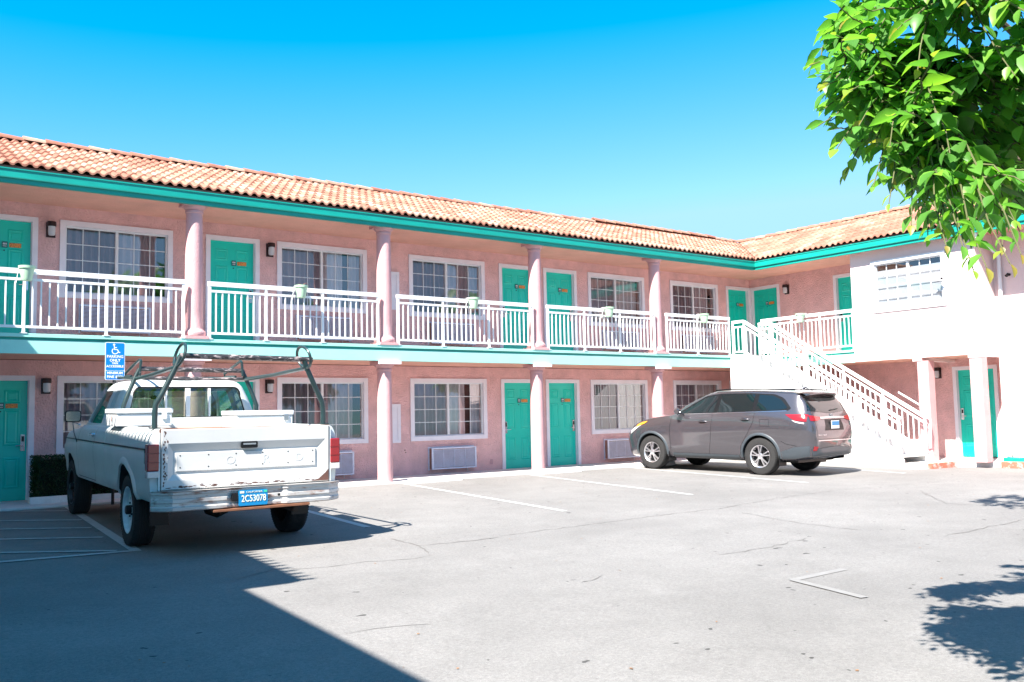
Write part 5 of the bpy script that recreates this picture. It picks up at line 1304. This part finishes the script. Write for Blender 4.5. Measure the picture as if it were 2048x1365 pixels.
TIPS = [(3.45, -15.44, 2.82), (3.49, -15.5, 2.71), (3.53, -15.56, 3.05), (3.52, -15.55, 2.92), (3.46, -15.47, 2.52), (3.51, -15.53, 2.41), (3.58, -15.64, 2.24), (3.61, -15.69, 2.15), (3.65, -15.77, 2.05), (3.68, -15.82, 1.98), (3.53, -15.97, 1.91), (3.56, -16.02, 1.91), (3.58, -16.06, 1.82), (3.6, -16.09, 1.83), (3.63, -16.16, 1.84), (3.65, -16.21, 1.86), (4.19, -15.19, 3.29), (4.2, -15.23, 3.1), (3.42, -15.66, 2.61), (3.46, -15.67, 2.48), (4.12, -15.31, 2.54), (4.09, -15.45, 2.35), (4.08, -15.57, 2.21), (3.81, -15.83, 2.06), (4.12, -15.78, 2.03), (4.17, -15.89, 2.0), (3.93, -15.49, 2.73), (3.58, -15.73, 2.4), (3.89, -15.71, 2.32), (3.64, -15.39, 2.67), (3.96, -15.27, 2.44), (4.43, -15.54, 2.31), (4.47, -15.71, 2.18), (4.15, -15.98, 2.05), (3.86, -15.64, 2.84), (3.67, -15.66, 2.95), (3.53, -15.88, 2.44), (3.58, -15.99, 2.29), (4.02, -15.89, 2.23)]
def lim(q):      # crown kept within its camera outline and the edge of its ground shadow
    d = q - Vector((0,-17.84,1.29)); az = math.degrees(math.atan2(d.x, d.y)); h = math.hypot(d.x, d.y); el = math.degrees(math.atan2(d.z, h))
    ys = q.y + .33*(q.z+.2); xs = q.x + .8*(q.z+.2)
    return ys < -13.75 and xs > 5.6 - max(0, -14.1-ys) and h > 3.2 and el > 9.8 and az > 55.3 + max(0, 17.5-el)*.85 + max(0, el-20.5)*1.0
make_tree((6.5,-16.0,gz(-16)), (6.4,-15.9,2.3), (5.45,-15.9,3.15), (2.3,2.0,1.5), TIPS, 600, 11, ll=.112, lb='leafy green tree overhanging the lot at the right edge', zmin=1.9, lim=lim)
make_tree((11.7,-13.5,gz(-13.5)), (11.6,-13.4,3.0), (10.9,-12.9,4.3), (.95,.95,.85), [(10.2,-12.7,4.0)], 50, 5, lb='farther leafy tree behind the overhanging one', nl=12, ll=.10)

# clipped hedge by the door
rnd = random.Random(9); hb = Vector((3.62,-.55,0)); H_ = empty('clipped_hedge', hb, 0, 'dark clipped box hedge beside the teal door', 'hedge')
lv = Leaves()
for i in range(8500):
    u, v, w_ = rnd.uniform(-.85,.85), rnd.uniform(-.38,.38), rnd.uniform(.02,.76); k = rnd.randint(0, 4)
    if k in (0, 4): v = -.38+abs(rnd.gauss(0,.03))
    elif k == 1: w_ = .76-abs(rnd.gauss(0,.03))
    elif k == 2: u = -.85+abs(rnd.gauss(0,.03))
    p = Vector((u,v,w_)); d = Vector((rnd.gauss(0,1)+(u/.85)**5, rnd.gauss(0,1)-.6, rnd.gauss(0,1)+.5)).normalized()
    lv.leaf(p, d, Vector((rnd.gauss(0,1),rnd.gauss(0,1),1)), rnd.uniform(.022,.038), .017, rnd.uniform(.0,.6), .1)
HL = leaf_mat('box_leaf', (.022,.065,.018), (1.2,1.4,.8)); inst('foliage', lv.mesh('foliage', HL), H_)
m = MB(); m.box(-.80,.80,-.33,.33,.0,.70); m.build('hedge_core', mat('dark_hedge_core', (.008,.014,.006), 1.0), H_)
m = MB(); m.box(-.95,.95,-.46,-.42,0,.09); m.build('planter_edge', CONC, H_)

# trees across the lot behind the viewer (seen mirrored in the panes)
def back_tree(x, y, s, seed):
    rnd = random.Random(seed); r = empty('street_tree', (x,y,gz(y)), 0, 'round street tree far behind the lot', 'tree', 'street trees behind the lot')
    m = MB(); m.tube([(0,0,0), (.1,0,2.5*s), (0,.1,4*s)], [.25,.18,.1], 10); m.build('trunk', BARK, r)
    lv = Leaves()
    for i in range(900):
        v = Vector((rnd.gauss(0,1), rnd.gauss(0,1), rnd.gauss(0,1))).normalized()*rnd.uniform(.6,1)**.5
        p = Vector((v.x*2.6*s, v.y*2.6*s, 5.5*s+v.z*3.0*s)); lv.leaf(p, Vector((rnd.gauss(0,1),rnd.gauss(0,1),rnd.gauss(0,1))), Vector((0,.3,1)), .75*s, .5*s, rnd.uniform(.1,.6), .2)
    inst('crown', lv.mesh('crown', LEAF), r)
for i, (x, y, s_) in enumerate(((18,-52,1.5), (24,-55,1.8), (30,-50,1.3), (52,-60,1.7), (60,-56,1.5))): back_tree(x, y, s_, 20+i)

# small litter on the asphalt
r = bpy.data.objects.new; rnd = random.Random(31); m = MB()
for i in range(90):
    x = rnd.uniform(1, 16); y = rnd.uniform(-15.5, -3); z = gz(y)+.003; s_ = rnd.uniform(.006,.018); a = rnd.uniform(0,6.28)
    m.add([(x+s_*cos(a+k*1.57)*rnd.uniform(.6,1.5), y+s_*sin(a+k*1.57)*rnd.uniform(.5,1.2), z+rnd.uniform(0,.006)) for k in range(4)], [(0,1,2,3)])
tag(m.build('fallen_leaf_litter', mat('dry_leaf', (.25,.13,.06), .9)), 'scattered dry leaf scraps on the asphalt', kind='stuff')
